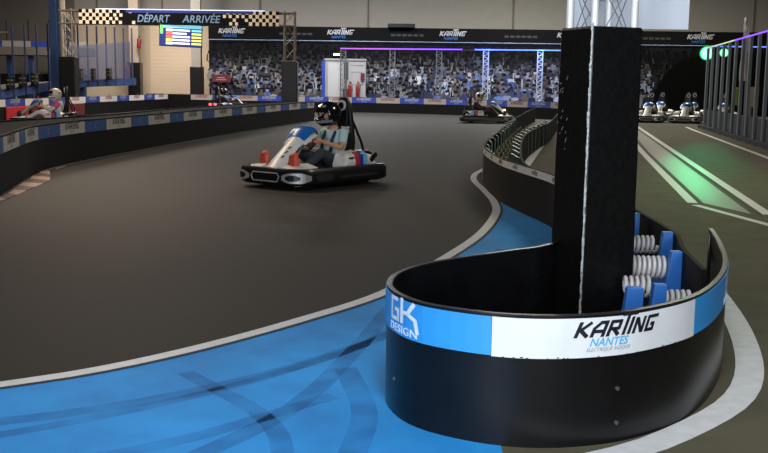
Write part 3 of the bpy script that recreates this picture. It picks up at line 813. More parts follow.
for r_ in range(rows):
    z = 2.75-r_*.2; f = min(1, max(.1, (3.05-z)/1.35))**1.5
    x = X0+.1+random.uniform(0, .2)
    while x < X1-.15:
        ly += .000003; ly_ = ly+r_*.002
        k = random.uniform(1.0, 1.4); dz_ = random.uniform(-.08, .08); zz = z+dz_
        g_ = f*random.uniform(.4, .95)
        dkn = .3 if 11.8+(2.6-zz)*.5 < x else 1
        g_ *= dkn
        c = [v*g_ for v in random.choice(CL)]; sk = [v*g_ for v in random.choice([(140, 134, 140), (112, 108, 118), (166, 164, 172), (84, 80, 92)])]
        w_ = .15*k; h = .36*k
        pf([(x-w_, zz-h), (x+w_, zz-h), (x+w_*.95, zz-.04), (x+.05, zz), (x-.05, zz), (x-w_*.95, zz-.04)], ly_, c)
        pf([(x+.075*k*math.cos(a*math.pi/3.5), zz+.09*k+.095*k*math.sin(a*math.pi/3.5)) for a in range(7)], ly_+.0006, sk)
        pf([(x+.08*k*math.cos(a*math.pi/5), zz+.11*k+.1*k*math.sin(a*math.pi/5)) for a in range(6)], ly_+.0009, [v*g_ for v in random.choice([(26, 24, 26), (22, 22, 26), (50, 46, 46)])])
        if random.random() < .65:
            for sg in (-1, 1):
                if random.random() < .25: continue
                ex, ez = x+sg*random.uniform(.14, .26)*k, zz+random.uniform(.0, .14)
                hx, hz = ex-sg*random.uniform(-.06, .14), ez+random.uniform(.14, .24)*k
                pf([(x+sg*w_*.8, zz-.1), (x+sg*w_, zz-.03), (ex+.03, ez), (ex-.03, ez)], ly_+.0003, c if random.random() < .5 else sk)
                pf([(ex-.032, ez), (ex+.032, ez), (hx+.026, hz), (hx-.026, hz)], ly_+.0005, sk)
        x += random.uniform(.26, .44)
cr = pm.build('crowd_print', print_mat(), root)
ca = cr.data.color_attributes.new('print', 'FLOAT_COLOR', 'CORNER')
i = 0
for p, c in zip(cr.data.polygons, cols):
    for l in p.loop_indices: ca.data[l].color = (*c, 1)
# black curtain hiding the right part of the backdrop
mb = MB(); cy = 45.6
sl = [(11.6, .0), (19.3, .0), (19.3, 2.9), (14.2, 2.75), (13.2, 2.45), (12.6, 1.9)]
mb.loft([[(x, cy, z) for x, z in sl], [(x, cy+.08, z) for x, z in sl]])
tag(mb.build('black_curtain', M['blackcloth'], origin=(15, cy, 0)), 'black sloping curtain in front of the right end of the crowd backdrop', 'curtain')
sg = thing('wall_sign', 'small maroon sign with pale lines on the left end of the crowd backdrop', 'sign', (-7.55, 46.4, 1.4))
MB().box(-8.0, -7.13, 46.4, 46.44, 1.24, 1.58).build('plate', M['maroon'], sg)
mb = MB(); mb.box(-7.75, -7.4, 46.395, 46.4, 1.42, 1.46); mb.box(-7.8, -7.33, 46.395, 46.4, 1.33, 1.37); mb.build('pale_line', mat('pale_pink_line', (170, 110, 110), .6), sg)

# lit truss frames in front of the backdrop
root = thing('led_frame', 'row of slim truss posts under a violet and blue light bar before the crowd backdrop', 'light frame', (3, 44.2, 0))
fy = lambda x: 45.5-.12*(x+2)
FX = [(-1.93, 0), (.28, 0), (2.35, 0), (4.4, 1), (6.75, 1), (9.3, 1)]
for x, lit in FX:
    y = fy(x); pz = 2.78
    pg = thing('truss_post', None, None, (x, y, 0)); pg.parent = root; pg.location = Vector((x, y, 0))-Vector((3, 44.2, 0)); OFF[pg.name] = Vector((x, y, 0))
    mm = mat('unlit_steel_post', (78, 82, 86), .5) if not lit else mat('lit_steel_post', (150, 158, 175), .4, metal=.3)  # glow on the lit posts put into a paler colour, the rest dimmed
    mb = MB()
    for dx in (-.11, .11): MB().tube([(x+dx, y, 0), (x+dx, y, pz)], .028, 6).build('chord', mm, pg)
    for i in range(12): mb.tube([(x-.11, y, .1+i*.22), (x+.11, y, .21+i*.22)], .012, 5); mb.tube([(x+.11, y, .21+i*.22), (x-.11, y, .32+i*.22)], .012, 5)
    mb.build('lattice', mm, pg)
def bar_(x0, x1, m): return MB().bar((x0, fy(x0)-.05, 2.8), (x1, fy(x1)-.05, 2.8), .04, .045).build('light_bar', m, root)
bar_(-2.05, 3.35, LED_P); bar_(3.9, 9.4, LED_B)
MB().bar((3.35, fy(3.35)-.03, 2.78), (3.9, fy(3.9)-.03, 2.78), .05).build('dark_bar', M['blackp'], root)
MB().tube([(-1.93, fy(-1.93), 0), (-1.93, fy(-1.93), .1)], .2, 8).build('foot', M['blackp'], root)

# white cabinet with extinguishers
cx0, cx1, cyf = -2.75, -.92, 45.75
root = thing('white_cabinet', 'tall white cabinet with open door standing against the crowd backdrop', 'cabinet', (-1.8, 46, 0))
MB().box(cx0, cx1, cyf, cyf+.7, 0, 2.28).build('body', mat('white_cabinet_paint', (150, 150, 152), .5), root)
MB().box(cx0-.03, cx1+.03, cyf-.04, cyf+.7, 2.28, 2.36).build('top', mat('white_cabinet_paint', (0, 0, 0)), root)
MB().box(cx0-.15, cx0, cyf-.03, cyf+.6, .1, 2.25).build('side_panel', M['fblue'], root)
MB().box(cx0+.12, cx0+.85, cyf-.05, cyf, .2, 2.15).build('door', mat('bright_white_door', (172, 172, 174), .5), root)
mb = MB(); mb.box(cx0+.86, cx0+1.05, cyf-.06, cyf, 1.45, 2.2); mb.box(cx0+.8, cx0+1.05, cyf-.06, cyf, .2, 1.0); mb.box(cx0+.9, cx0+.98, cyf-.06, cyf, 1.0, 1.45)
mb.build('dark_inside', mat('grey_green_recess', (60, 66, 64), .7), root)
mb = MB()
for z in (2.05, 1.75, 1.2): mb.box(cx0+1.15, cx1-.1, cyf-.01, cyf, z, z+.03)
mb.box(cx0+1.2, cx0+1.22, cyf-.01, cyf, 1.3, 1.7); mb.box(cx0+1.5, cx0+1.52, cyf-.01, cyf, .3, 1.1)
mb.build('panel_joint', M['rpost'], root)
MB().box(cx1-.22, cx1-.05, cyf-.08, cyf, 1.4, 1.72).build('control_box', M['maroon'], root)
for x, l in ((-1.62, 'left of the two red extinguishers in front of the white cabinet'), (-1.27, 'right of the two red extinguishers in front of the white cabinet')):
    extinguisher(x, cyf-.2, .62, l, h=.72)
MB().box(-1.8, -1.1, cyf-.35, cyf-.01, .5, .62).build('shelf', M['rpost'], root)
fl = thing('wall_lamp', 'small bright lamp on the backdrop above the white cabinet', 'lamp', (-2.2, 46.3, 2.55))
MB().box(-2.42, -2.12, 46.3, 46.5, 2.5, 2.62).build('lamp_housing', M['blackp'], fl)
MB().box(-2.4, -2.14, 46.28, 46.3, 2.51, 2.6).build('lamp_glass', LAMP_W, fl)
# dark speaker-like box sitting on the header
tag(MB().box(.05, 1.3, WY-.3, WY, 3.8, 3.98).build('dark_box', M['blackp'], origin=(.7, WY-.15, 3.8), bevel=.02), 'low dark box lying on top of the black backdrop header', 'box')

# ------------------------------------------------------------------ pit fence on the right
root = thing('pit_fence', 'tall grey post fence under a violet light bar, right of the pit lane', 'fence', (9, 26, 0))
fa_, fb_ = Vector((10.0, 32.0, 0)), Vector((6.2, 11.3, 0))
n = 20
for i in range(n):
    p = fa_.lerp(fb_, i/(n-1)) + Vector((.15, 0, 0))
    MB().box(p.x-.035, p.x+.035, p.y-.035, p.y+.035, 0, 2.5).build('post', M['rpost'], root)
    if i < n-1:
        q = fa_.lerp(fb_, (i+1)/(n-1))+Vector((.15, 0, 0))
        MB().bar(p+Vector((.04, 0, .3)), q+Vector((.04, 0, .3)), .03, .58).build('base_board', mat('dark_blue_base', (18, 24, 42), .6), root)
        MB().bar(p+Vector((-.14, 0, .05)), q+Vector((-.02, 0, .05)), .12, .1).build('foot_block', mat('dark_blue_base', (0, 0, 0)), root)
def fbar(t0, t1, m):
    a, b = fa_.lerp(fb_, t0), fa_.lerp(fb_, t1); MB().bar((a.x+.1, a.y, 2.5), (b.x+.1, b.y, 2.5), .02, .03).build('light_bar', m, root)
fbar(0, .26, LED_Y); fbar(.26, 1, LED_P)
MB().bar((10.3, 32.1, 2.56), (14.2, 32.1, 2.56), .03, .03).build('cross_bar', LED_B, root)
for i, (x, y, z, r_, lab) in enumerate([(10.3, 32.6, 2.36, .19, 'large green spot lamp glaring at the far end of the pit fence'), (9.75, 29.3, 2.27, .11, 'smaller green spot lamp on the pit fence, right of the large one')]):
    l = thing('spot_lamp', lab, 'lamp', (x, y, z))
    dv = Vector((-x*.9, -y, -.9)).normalized()
    MB().tube([Vector((x, y, z))-dv*.25, Vector((x, y, z))-dv*.2, Vector((x, y, z))], [r_*.6, r_*.9, r_*1.1], 14).build('lamp_housing', M['blackp'], l, smooth=True)
    MB().tube([Vector((x, y, z))+dv*.002, Vector((x, y, z))+dv*.02], r_, 16).build('lamp_glass', LAMP_G, l)
    MB().tube([Vector((x, y, z))+dv*.001, Vector((x, y, z))+dv*.012], r_*1.22, 20).build('lamp_halo', LAMP_HALO, l)  # glowing ring painted as the halo of light round the lamp
    MB().bar((x, y, z), (x+.1, y+.1, 2.5), .03).build('lamp_bracket', M['blackp'], l)
f = thing('feather_flag', 'pale feather flag rising behind the pit fence posts', 'flag', (9.25, 26, 0))
MB().tube([(9.27, 26, 0), (9.25, 26, 2.3), (9.17, 26, 3.05)], .02, 6).build('pole', M['rpost'], f)
mb = MB(); rg = []
for i in range(9):
    z = 1.45+1.6*i/8; w_ = .26*(1-(i/8)**2.2)+.02; x = 9.25-.1*max(0, (z-2.3))/.75
    rg.append([(x-w_*.6, 26+.03*math.sin(i), z), (x+w_*.4, 26-.02, z), (x+w_*.4, 26-.01, z), (x-w_*.6, 26.01+.03*math.sin(i), z)])
mb.loft(rg).build('cloth', M['flag'], f)
tag(MB().box(9.42, 9.54, 27.3, 27.38, .8, 1.28).build('vest', M['lime'], origin=(9.5, 27.3, .8), bevel=.02), 'lime yellow vest hanging behind the pit fence', 'vest')
o = thing('notice_board', 'beige board standing behind the pit fence, right of the lime vest', 'board', (10.2, 27.6, 0))
MB().box(9.85, 10.2, 27.6, 27.64, .75, 1.3).build('panel', M['beige'], o); MB().box(10.0, 10.06, 27.65, 27.7, 0, .8).build('stand', M['rpost'], o)

# ------------------------------------------------------------------ karts
def rrect(L_, W, rf, rb, n=5):
    pts = []
    for cx, cy, r, a0 in ((L_/2-rf, W/2-rf, rf, 0), (-L_/2+rb, W/2-rb, rb, 90), (-L_/2+rb, -W/2+rb, rb, 180), (L_/2-rf, -W/2+rf, rf, 270)):
        for k in range(n+1):
            a = R(a0+90*k/n); pts.append((cx+r*math.cos(a), cy+r*math.sin(a)))
    return pts
def local(parent): return dict(parent=parent, world=False)
def make_kart(label, loc, rz, tail=False):
    k = thing('kart', label, 'kart', loc, 'rental karts', rz)
    L_, W = 1.74, 1.15
    # bumper ring: lofted section round a rounded rectangle
    out = rrect(L_, W, .26, .2, 6); N = len(out)
    sec = [(.0, .08), (.0, .2), (-.03, .245), (-.09, .25), (-.1, .22), (-.1, .07), (-.04, .055)]
    rings = []
    for i in range(N):
        x, y = out[i]; a, b = out[i-1], out[(i+1) % N]
        t = Vector((b[0]-a[0], b[1]-a[1], 0)).normalized(); nn = Vector((t.y, -t.x, 0))
        rings.append([(x+nn.x*u, y+nn.y*u, v) for u, v in sec])
    rings.append(rings[0])
    bp = MB().loft(rings, caps=False).build('bumper', M['blackp'], smooth=True, **local(k))
    def loopmark(cx, cy, ux, uy, w, h, z, m, nm='bumper_trim', tilt=.35, r=.009):
        c = Vector((cx, cy, z)); u = Vector((ux, uy, 0)).normalized()
        pts = [c+u*(w*a)+Vector((0, 0, h*b)) for a, b in ((-.5+tilt*.2, -.5), (.5-tilt*.2, -.5), (.5, .1), (.5-tilt*.2, .5), (-.5+tilt*.2, .5), (-.5, .1))]
        return MB().tube(pts, r, 6, closed=True).build(nm, m, **local(bp))
    loopmark(L_/2+.004, .0, 0, 1, .46, .1, .145, M['silver'])
    per = out+[out[0]]; acc = [0]
    for i in range(1, len(per)): acc.append(acc[-1]+math.dist(per[i], per[i-1]))
    tot = acc[-1]; s_front = tot-(W/2-.26)          # arc position of the front centre
    def on_out(s_):
        s_ %= tot; i = max(j for j in range(len(acc)) if acc[j] <= s_+1e-9); i = min(i, len(per)-2)
        f_ = (s_-acc[i])/(acc[i+1]-acc[i]); a_, b_ = per[i], per[i+1]
        tx, ty = b_[0]-a_[0], b_[1]-a_[1]; n_ = math.hypot(tx, ty)
        return a_[0]+tx*f_, a_[1]+ty*f_, ty/n_, -tx/n_
    def lens(s0, s1, z0, z1, cut0, cut1, m, nm, o_=.004):
        rg = []; n_ = 10
        for i in range(n_+1):
            x, y, nx, ny = on_out(s_front+s0+(s1-s0)*i/n_); e_ = min(1, i/n_/max(cut0, .01), (n_-i)/n_/max(cut1, .01))
            h = (z1-z0)/2*(.45+.55*e_); zc = (z0+z1)/2
            rg.append([(x-nx*.01, y-ny*.01, zc-h), (x+nx*o_, y+ny*o_, zc-h), (x+nx*o_, y+ny*o_, zc+h), (x-nx*.01, y-ny*.01, zc+h)])
        return MB().loft(rg).build(nm, m, smooth=False, **local(bp))
    for sg in (1, -1):
        lens(sg*.27, sg*.66, .085, .205, .25, .3, M['silver'], 'corner_lens')
        lens(sg*.33, sg*.52, .11, .18, .3, .3, M['blackp'], 'lens_inset', .007)
        lens(sg*.74, sg*1.05, .10, .19, .2, .2, mat('grey_black_trim', (40, 40, 42), .4), 'side_trim', .004)
        lens(sg*1.15, sg*1.9, .12, .15, .05, .05, mat('grey_black_trim', (40, 40, 42), .4), 'side_trim', .004)
    for sy in (-1, 1):
        MB().add([(L_/2-.1, sy*.17, .252), (L_/2-.1, sy*.36, .252), (L_/2-.24, sy*.47, .256), (L_/2-.42, sy*.47, .258), (L_/2-.42, sy*.3, .30), (L_/2-.2, sy*.17, .29),
                  (L_/2-.1, sy*.17, .24), (L_/2-.1, sy*.36, .24), (L_/2-.24, sy*.47, .24), (L_/2-.42, sy*.47, .24), (L_/2-.42, sy*.3, .24), (L_/2-.2, sy*.17, .24)],
                 [(0, 1, 2, 3, 4, 5), (11, 10, 9, 8, 7, 6)]+[(i, (i+1) % 6, 6+(i+1) % 6, 6+i) for i in range(6)]).build('front_cover', M['wplast'], bevel=.01, **local(k))
    MB().loft([[(x*.93, y*.9, z) for x, y in rrect(L_, W, .2, .2, 4)] for z in (.045, .07)]).build('floor_tray', M['blackp'], **local(k))
    # steering fairing: white tongue rising from the nose to a blue top
    def fair(prof, nm, m):
        rg = []
        for x, z, w, t in prof:
            rg.append([(x, -w/2, z-.015), (x+t*.3, -w/2*.55, z+t*.8), (x+t*.35, 0, z+t), (x+t*.3, w/2*.55, z+t*.8), (x, w/2, z-.015), (x-.03, 0, z-.03)])
        return MB().loft(rg).build(nm, m, smooth=True, **local(k))
    fr_ = fair([(.74, .22, .34, .03), (.66, .29, .30, .04), (.52, .40, .24, .05), (.40, .50, .25, .05), (.33, .565, .30, .05)], 'nose_fairing', M['wplast'])
    bt = fair([(.345, .565, .29, .05), (.28, .63, .36, .055), (.19, .68, .36, .05), (.10, .685, .28, .04)], 'steering_cover', M['bplast'])
    mb = MB()
    for i in range(3): mb.bar((.63-.06*i, .03-.0*i, .362+.05*i), (.60-.06*i, .05, .385+.05*i), .07, .012)
    mb.build('decal', M['ink'], **local(fr_))
    wb_ = fair([(.36, .52, .37, .05), (.24, .60, .41, .05), (.13, .625, .38, .04)], 'fairing_lip', M['wplast'])
    # steering
    sw = MB().tube([Vector((.13, 0, .56))+Vector((-.35*math.sin(a), 1*math.cos(a), .93*math.sin(a)))*.155 for a in [2*math.pi*i/20 for i in range(20)]], .015, 8, closed=True).build('steering_wheel', M['rubber'], smooth=True, **local(k))
    MB().bar((.13, -.15, .56), (.13, .15, .56), .03, .015).build('spoke', M['silver'], **local(sw))
    MB().tube([(.13, 0, .56), (.55, 0, .12)], .014, 8).build('steering_column', M['silver'], **local(k))
    # wheels
    for sx, sy, w_, r_ in ((.48, 1, .12, .125), (.48, -1, .12, .125), (-.5, 1, .17, .135), (-.5, -1, .17, .135)):
        y = sy*.36
        wh = MB().lathe([(.06, -w_/2), (r_-.02, -w_/2), (r_, -w_/2+.025), (r_, w_/2-.025), (r_-.02, w_/2), (.06, w_/2)], (sx, y, r_+.001), 'y', 18).build('wheel', M['rubber'], smooth=True, **local(k))
        MB().lathe([(0, -w_/2+.01), (.062, -w_/2), (.062, w_/2), (0, w_/2-.01)], (sx, y, r_), 'y', 14).build('rim', M['silver'], **local(wh))
    # side pods
    for sy in (-1, 1):
        y0, y1 = sy*.27, sy*.47
        rg = []
        for x, zt, zi in ((-.66, .27, .28), (-.60, .36, .37), (-.38, .405, .42), (-.14, .385, .40), (-.08, .36, .37), (-.04, .26, .27)):
            rg.append([(x, y0, .2), (x, y1, .2), (x, y1+sy*.012, (zt+.2)/2), (x, y1-sy*.012, zt-.02), (x, y1-sy*.05, zt), (x, y0, zi)])
        sp = MB().loft(rg).build('side_pod', M['wplast'], bevel=.008, **local(k))
        for x, w_, m in ((-.27, .07, M['stripe_r']), (-.345, .07, M['stripe_n']), (-.425, .07, M['stripe_c'])):
            MB().loft([[(xx, y1+sy*.016, .215), (xx, y1+sy*.0165, .30), (xx, y1+sy*.003, .37), (xx, y1-sy*.05, .412), (xx, y1-sy*.052, .40), (xx, y1+sy*.0, .21)] for xx in (x-w_/2, x+w_/2)]).build('stripe', m, **local(sp))
        MB().box(-.2, -.12, min(y1, y1+sy*.017), max(y1, y1+sy*.017), .33, .35).build('decal', M['ink'], **local(sp))
        # black motor or battery cases
        MB().box(-.72, -.3, min(sy*.2, sy*.3), max(sy*.2, sy*.3), .1, .34).build('battery_case', M['blackp'], bevel=.02, **local(k))
        MB().tube([(-.52, sy*.5, .3), (-.62, sy*.48, .36), (-.72, sy*.4, .34)], .03, 8).build('rear_guard', M['blackp'], smooth=True, **local(k))
        MB().box(-.785, -.755, min(sy*.13, sy*.29), max(sy*.13, sy*.29), .3, .38).build('tail_light', TAIL if tail else M['maroon'], **local(k))
    # seat
    rg = []
    for x, z, w_, t in ((.06, .16, .28, .05), (-.1, .13, .34, .08), (-.28, .13, .37, .12), (-.42, .22, .38, .16), (-.5, .42, .36, .13), (-.54, .60, .30, .08)):
        up_ = 1 if x > -.3 else .4
        rg.append([(x, -w_/2, z+t*up_), (x+.02, -w_/2*.7, z+.01), (x+.02, w_/2*.7, z+.01), (x, w_/2, z+t*up_), (x-.03, w_/2+.01, z+t*up_-.01), (x-.03, w_/2*.7, z-.02), (x-.03, -w_/2*.7, z-.02), (x-.03, -w_/2-.01, z+t*up_-.01)])
    MB().loft(rg).build('seat', M['blackp'], smooth=True, **local(k))
    # roll hoop with head pad and round disc
    hp = [(-.5, -.18, .12), (-.56, -.16, .5), (-.58, -.11, .82), (-.575, -.085, .98), (-.57, -.04, 1.05), (-.57, .04, 1.05), (-.575, .085, .98), (-.58, .11, .82), (-.56, .16, .5), (-.5, .18, .12)]
    rh = MB().tube(hp, .03, 8).build('roll_hoop', M['blackp'], smooth=True, **local(k))
    MB().loft([[(x_, -.09, .7), (x_, .09, .7), (x_, .09, .9), (x_, .07, 1.0), (x_, -.07, 1.0), (x_, -.09, .9)] for x_ in (-.58, -.53)]).build('head_pad', M['blackp'], bevel=.015, **local(rh))
    MB().tube([(-.525, .0, .97), (-.512, .0, .97)], .07, 16).build('disc', M['hoop'], **local(rh))
    MB().tube([(-.511, .0, .97), (-.509, .0, .97)], .045, 16).build('disc_centre', M['blackp'], **local(rh))
    for sy in (-1, 1): MB().tube([(-.58, sy*.1, .85), (-.72, sy*.17, .5), (-.76, sy*.24, .2)], .018, 6).build('hoop_stay', M['blackp'], **local(rh))
    MB().loft([[(-.76, -.3, z), (-.6, -.3, z), (-.6, .3, z), (-.76, .3, z)] for z in (.25, .4)]).build('rear_cover', M['blackp'], bevel=.03, **local(k))
    return k

def skinned(name, verts, edges, radii, rootv, m, parent, sub=2):
    me = bpy.data.meshes.new(name); me.from_pydata(verts, edges, [])
    o = bpy.data.objects.new(name, me); COL.objects.link(o)
    sk = o.modifiers.new('skin', 'SKIN'); sk.use_smooth_shade = True
    for v, r in zip(me.skin_vertices[0].data, radii): v.radius = (r if isinstance(r, tuple) else (r, r)); v.use_root = False; v.use_loose = False
    me.skin_vertices[0].data[rootv].use_root = True
    ss = o.modifiers.new('sub', 'SUBSURF'); ss.levels = sub; ss.render_levels = sub
    bpy.context.view_layer.update()
    dg = bpy.context.evaluated_depsgraph_get()
    nm = bpy.data.meshes.new_from_object(o.evaluated_get(dg)); nm.name = name
    bpy.data.objects.remove(o); bpy.data.meshes.remove(me)
    nm.materials.clear(); nm.materials.append(m)
    nm.polygons.foreach_set('use_smooth', [True]*len(nm.polygons))
    ob = bpy.data.objects.new(name, nm); COL.objects.link(ob); ob.parent = parent
    return ob
class SK:
    def __init__(s): s.v = []; s.e = []; s.r = []
    def add(s, p, r, frm=None):
        s.v.append(p); s.r.append(r); i = len(s.v)-1
        if frm is not None: s.e.append((frm, i))
        return i
def make_driver(label, loc, rz, shirt, trousers, shoes, shell, mark, sleeve=None, short=True, belts=True, head_turn=0, lean=0):
    P = thing('person', label, 'person', loc, 'kart drivers', rz)
    def Y(y): return y
    pel, sp1, sp2, nk = (-.33, 0, .235), (-.37, 0, .38), (-.385, lean*.5, .56), (-.36, lean*.8, .69)
    hd = (-.265, lean, .815)
    # skin body, one continuous mesh
    B = SK()
    a = B.add(pel, .10); b = B.add(sp1, .105, a); c = B.add(sp2, .11, b); d_ = B.add((-.37, lean*.7, .66), .06, c); e = B.add((-.345, lean*.9, .74), .052, d_)
    f = B.add((-.28, lean, .80), (.078, .088), e); B.add((-.265, lean, .90), (.07, .08), f)
    for sy in (-1, 1):
        s1 = B.add((-.37, sy*.155+lean*.5, .625), .055, c); el = B.add((-.2, sy*.265, .45), .04, s1); wr = B.add((.03, sy*.185, .53), .027, el)
        pm_ = B.add((.085, sy*.165, .555), (.034, .022), wr)
        for q in range(4):
            ang = -.35+.23*q; oy = sy*(.165-.012*q*0)
            k1 = B.add((.125+.004*q, sy*(.172-.004*q), .525+.021*q), .0105, pm_)
            k2 = B.add((.158, sy*(.155-.004*q), .530+.02*q), .0095, k1)
            B.add((.155, sy*(.128-.003*q), .533+.019*q), .0085, k2)
        t1 = B.add((.085, sy*.128, .585), .0115, pm_); B.add((.125, sy*.12, .60), .0095, t1)
        h = B.add((-.28, sy*.1, .235), .088, a); kn = B.add((.12, sy*.215, .40), .055, h); an = B.add((.47, sy*.22, .205), .036, kn); B.add((.60, sy*.225, .20), .034, an)
    skinned('body', B.v, B.e, B.r, 0, M['skin'], P)
    # shirt
    T = SK()
    a = T.add((-.34, 0, .27), (.14, .125), None); b = T.add(sp1, (.15, .125), a); c = T.add(sp2, (.165, .125), b); d_ = T.add((-.365, lean*.7, .66), .075, c)
    for sy in (-1, 1):
        s1 = T.add((-.37, sy*.165+lean*.5, .622), .072, c)
        m_ = T.add((-.285, sy*.222, .54), .06, s1)
        if not short: el = T.add((-.2, sy*.267, .45), .052, m_); T.add((.0, sy*.195, .525), .042, el)
        else: T.add((-.245, sy*.245, .498), .062, m_)
    sh = skinned('shirt', T.v, T.e, T.r, 0, shirt, P)
    if sleeve:
        for sy in (-1, 1):
            MB().tube([(-.375, sy*.17+lean*.5, .64), (-.33, sy*.2, .59), (-.27, sy*.235, .52)], [.078, .08, .07], 10).build('shoulder_panel', sleeve, smooth=True, **local(P))
    # trousers
    T = SK(); a = T.add((-.32, 0, .24), (.15, .12))
    for sy in (-1, 1):
        h = T.add((-.25, sy*.1, .24), .1, a); md = T.add((-.06, sy*.165, .335), .085, h); kn = T.add((.12, sy*.217, .402), .068, md); T.add((.27, sy*.22, .318), .06, kn); T.add((.45, sy*.222, .215), .048, len(T.v)-1)
    skinned('trousers', T.v, T.e, T.r, 0, trousers, P)
    # shoes, soles toward the nose, toes up
    for sy in (-1, 1):
        rg = []
        for z, x, w_, l in ((.15, .56, .085, .07), (.20, .59, .105, .10), (.28, .61, .125, .11), (.36, .62, .125, .10), (.41, .615, .10, .07), (.43, .61, .05, .03)):
            rg.append([(x+l/2*math.cos(t), sy*.24+w_/2*math.sin(t), z) for t in [2*math.pi*q/10 for q in range(10)]])
        s_ = MB().loft(rg).build('shoe', shoes, smooth=True, **local(P))
        MB().loft([[(x+.036, sy*.24-w_*.45, z), (x+.036, sy*.24+w_*.45, z), (x+.046, sy*.24+w_*.45, z), (x+.046, sy*.24-w_*.45, z)] for z, x, w_ in ((.15, .562, .07), (.28, .635, .10), (.40, .628, .07))]).build('sole', mat('dull_orange_sole', (170, 66, 46), .7), **local(s_))
    if belts:
        for sy in (-1, 1):
            MB().tube([(-.40, sy*.09, .68), (-.31, sy*.085, .64), (-.245, sy*.08, .55), (-.225, sy*.075, .42), (-.2, sy*.04, .32)], [.02, .022, .022, .022, .02], 6).build('seat_belt', mat('dark_blue_belt', (30, 44, 66), .8), **local(P))
    # helmet: ovoid shell with chin bar and an open face port
    H = thing('helmet', None, None, (0, 0, 0)); H.parent = P; H.location = (hd[0], hd[1], hd[2]+.045); H.rotation_euler = (0, R(8), R(head_turn)); H.scale = (1.12, 1.12, 1.08)
    mb = MB(); NU, NV = 40, 24; idx = {}
    def hp_(az, ev):
        x, y, z = math.cos(ev)*math.cos(az), math.cos(ev)*math.sin(az), math.sin(ev)
        rx, ry, rz_ = .158, .128, .155
        if x > 0 and z < .15: rx += .03*min(1, (.15-z)*1.6)*x
        if z < 0: ry *= 1-.08*abs(z)
        return Vector((x*rx, y*ry, z*rz_ if z > -.8 else -.8*rz_))
    vs = []; 
    for j in range(NV+1):
        ev = -math.pi*.36+(math.pi*.36+math.pi/2)*j/NV
        for i in range(NU): vs.append(hp_(2*math.pi*i/NU, ev)); 
    fs = []; ms = []
    for j in range(NV):
        ev = math.degrees(-math.pi*.36+(math.pi*.36+math.pi/2)*(j+.5)/NV)
        for i in range(NU):
            az = (i+.5)*360/NU; az = az-360 if az > 180 else az
            if abs(az) < 62 and -14 < ev < 20: continue
            fs.append((j*NU+i, j*NU+(i+1) % NU, (j+1)*NU+(i+1) % NU, (j+1)*NU+i))
            ms.append(1 if (abs(az) < 85 and -34 < ev < -20) or (25 < abs(az) < 55 and 38 < ev < 52) or (abs(az) > 120 and 5 < ev < 20 and mark is not M['hsilver']) else 0)
    me = bpy.data.meshes.new('shell'); me.from_pydata([tuple(v) for v in vs], [], fs)
    me.materials.append(shell); me.materials.append(mark); me.polygons.foreach_set('material_index', ms); me.polygons.foreach_set('use_smooth', [True]*len(fs))
    ho = bpy.data.objects.new('shell', me); COL.objects.link(ho); ho.parent = H
    sd_ = ho.modifiers.new('thick', 'SOLIDIFY'); sd_.thickness = .022; sd_.offset = -1
    # raised visor band above the port
    rg = []
    for i in range(17):
        az = R(-66+132*i/16); rg.append([hp_(az, R(e_))*k_ for e_, k_ in ((17, 1.005), (38, 1.02), (38, 1.04), (17, 1.03))])
    MB().loft(rg).build('visor', mat('smoked_visor', (10, 12, 16), .08), smooth=True, **local(H))
    # face: nose, eyes and brows seen through the port
    MB().loft([[(.098, -.014, .0), (.098, .014, .0), (.092, .0, .035)], [(.122, -.004, -.004), (.122, .004, -.004), (.104, .0, .035)]]).build('nose', M['skin'], **local(H))
    for sy in (-1, 1):
        MB().lathe([(0, -.012), (.008, -.008), (.012, 0), (.008, .008), (0, .012)], (.092, sy*.032, .03), 'x', 10).build('eye', mat('eye_white', (190, 184, 178), .3), smooth=True, **local(H))
        MB().bar((.1, sy*.018, .05), (.094, sy*.05, .05), .012, .008).build('eyebrow', M['dark'], **local(H))
    return P

K1 = (-.885, 12.52, 0); A1 = R(232)
k1 = make_kart('white and blue kart in the middle of the track, driven towards the camera', K1, A1)
make_driver('person in a pale blue t-shirt and black helmet driving the nearest kart', K1, A1, M['tee'], M['jeans'], M['orange'], M['hblack'], M['hsilver'], head_turn=-16)
def kart_at(label, loc, rz, tail=False):
    c = copy_tree(k1, None, {M['maroon']: TAIL} if tail else None)
    c.location = loc; c.rotation_euler = (0, 0, rz); c['label'] = label; return c
K2 = (-9.1, 26.9, 0)
kart_at('kart half hidden behind the long left barrier, with a driver in white', K2, R(188))
make_driver('person in white with pink sleeves driving behind the left barrier', K2, R(188), M['wcloth'], M['wcloth'], M['blackp'], M['hwhite'], M['horange'], sleeve=M['pink'], short=False, head_turn=20)
K3 = (-6.4, 41.3, 0)
kart_at('kart with glowing red tail lights near the far wall, left of the gantry leg', K3, R(38), True)
make_driver('person in dark clothes driving the kart with glowing tail lights', K3, R(38), M['dark'], M['dark'], M['blackp'], M['hblack'], M['hsilver'], short=False, belts=False, lean=-.03)
K4 = (3.42, 33.9, 0)
k4 = kart_at('kart heading right near the blue lit posts, left of the median barrier', K4, R(-14))
make_driver('person in black with a pale helmet driving the kart near the blue lit posts', K4, R(-14), M['dark'], M['dark'], M['blackp'], M['hwhite'], M['hsilver'], short=False, belts=False, head_turn=-60)
for i, (x, y, l) in enumerate([(9.6, 36.6, 'leftmost parked kart, in the front row at the end of the pit lane'), (10.7, 39.2, 'parked kart in the back row at the pit lane end, second from left'),
                               (10.85, 36.3, 'middle parked kart of the front row at the end of the pit lane'), (11.9, 39.0, 'parked kart in the back row at the pit lane end, near the fence'), (12.1, 36.0, 'rightmost parked kart of the front row, partly behind the fence posts')]):
    kart_at(l, (x, y, 0), R(248))
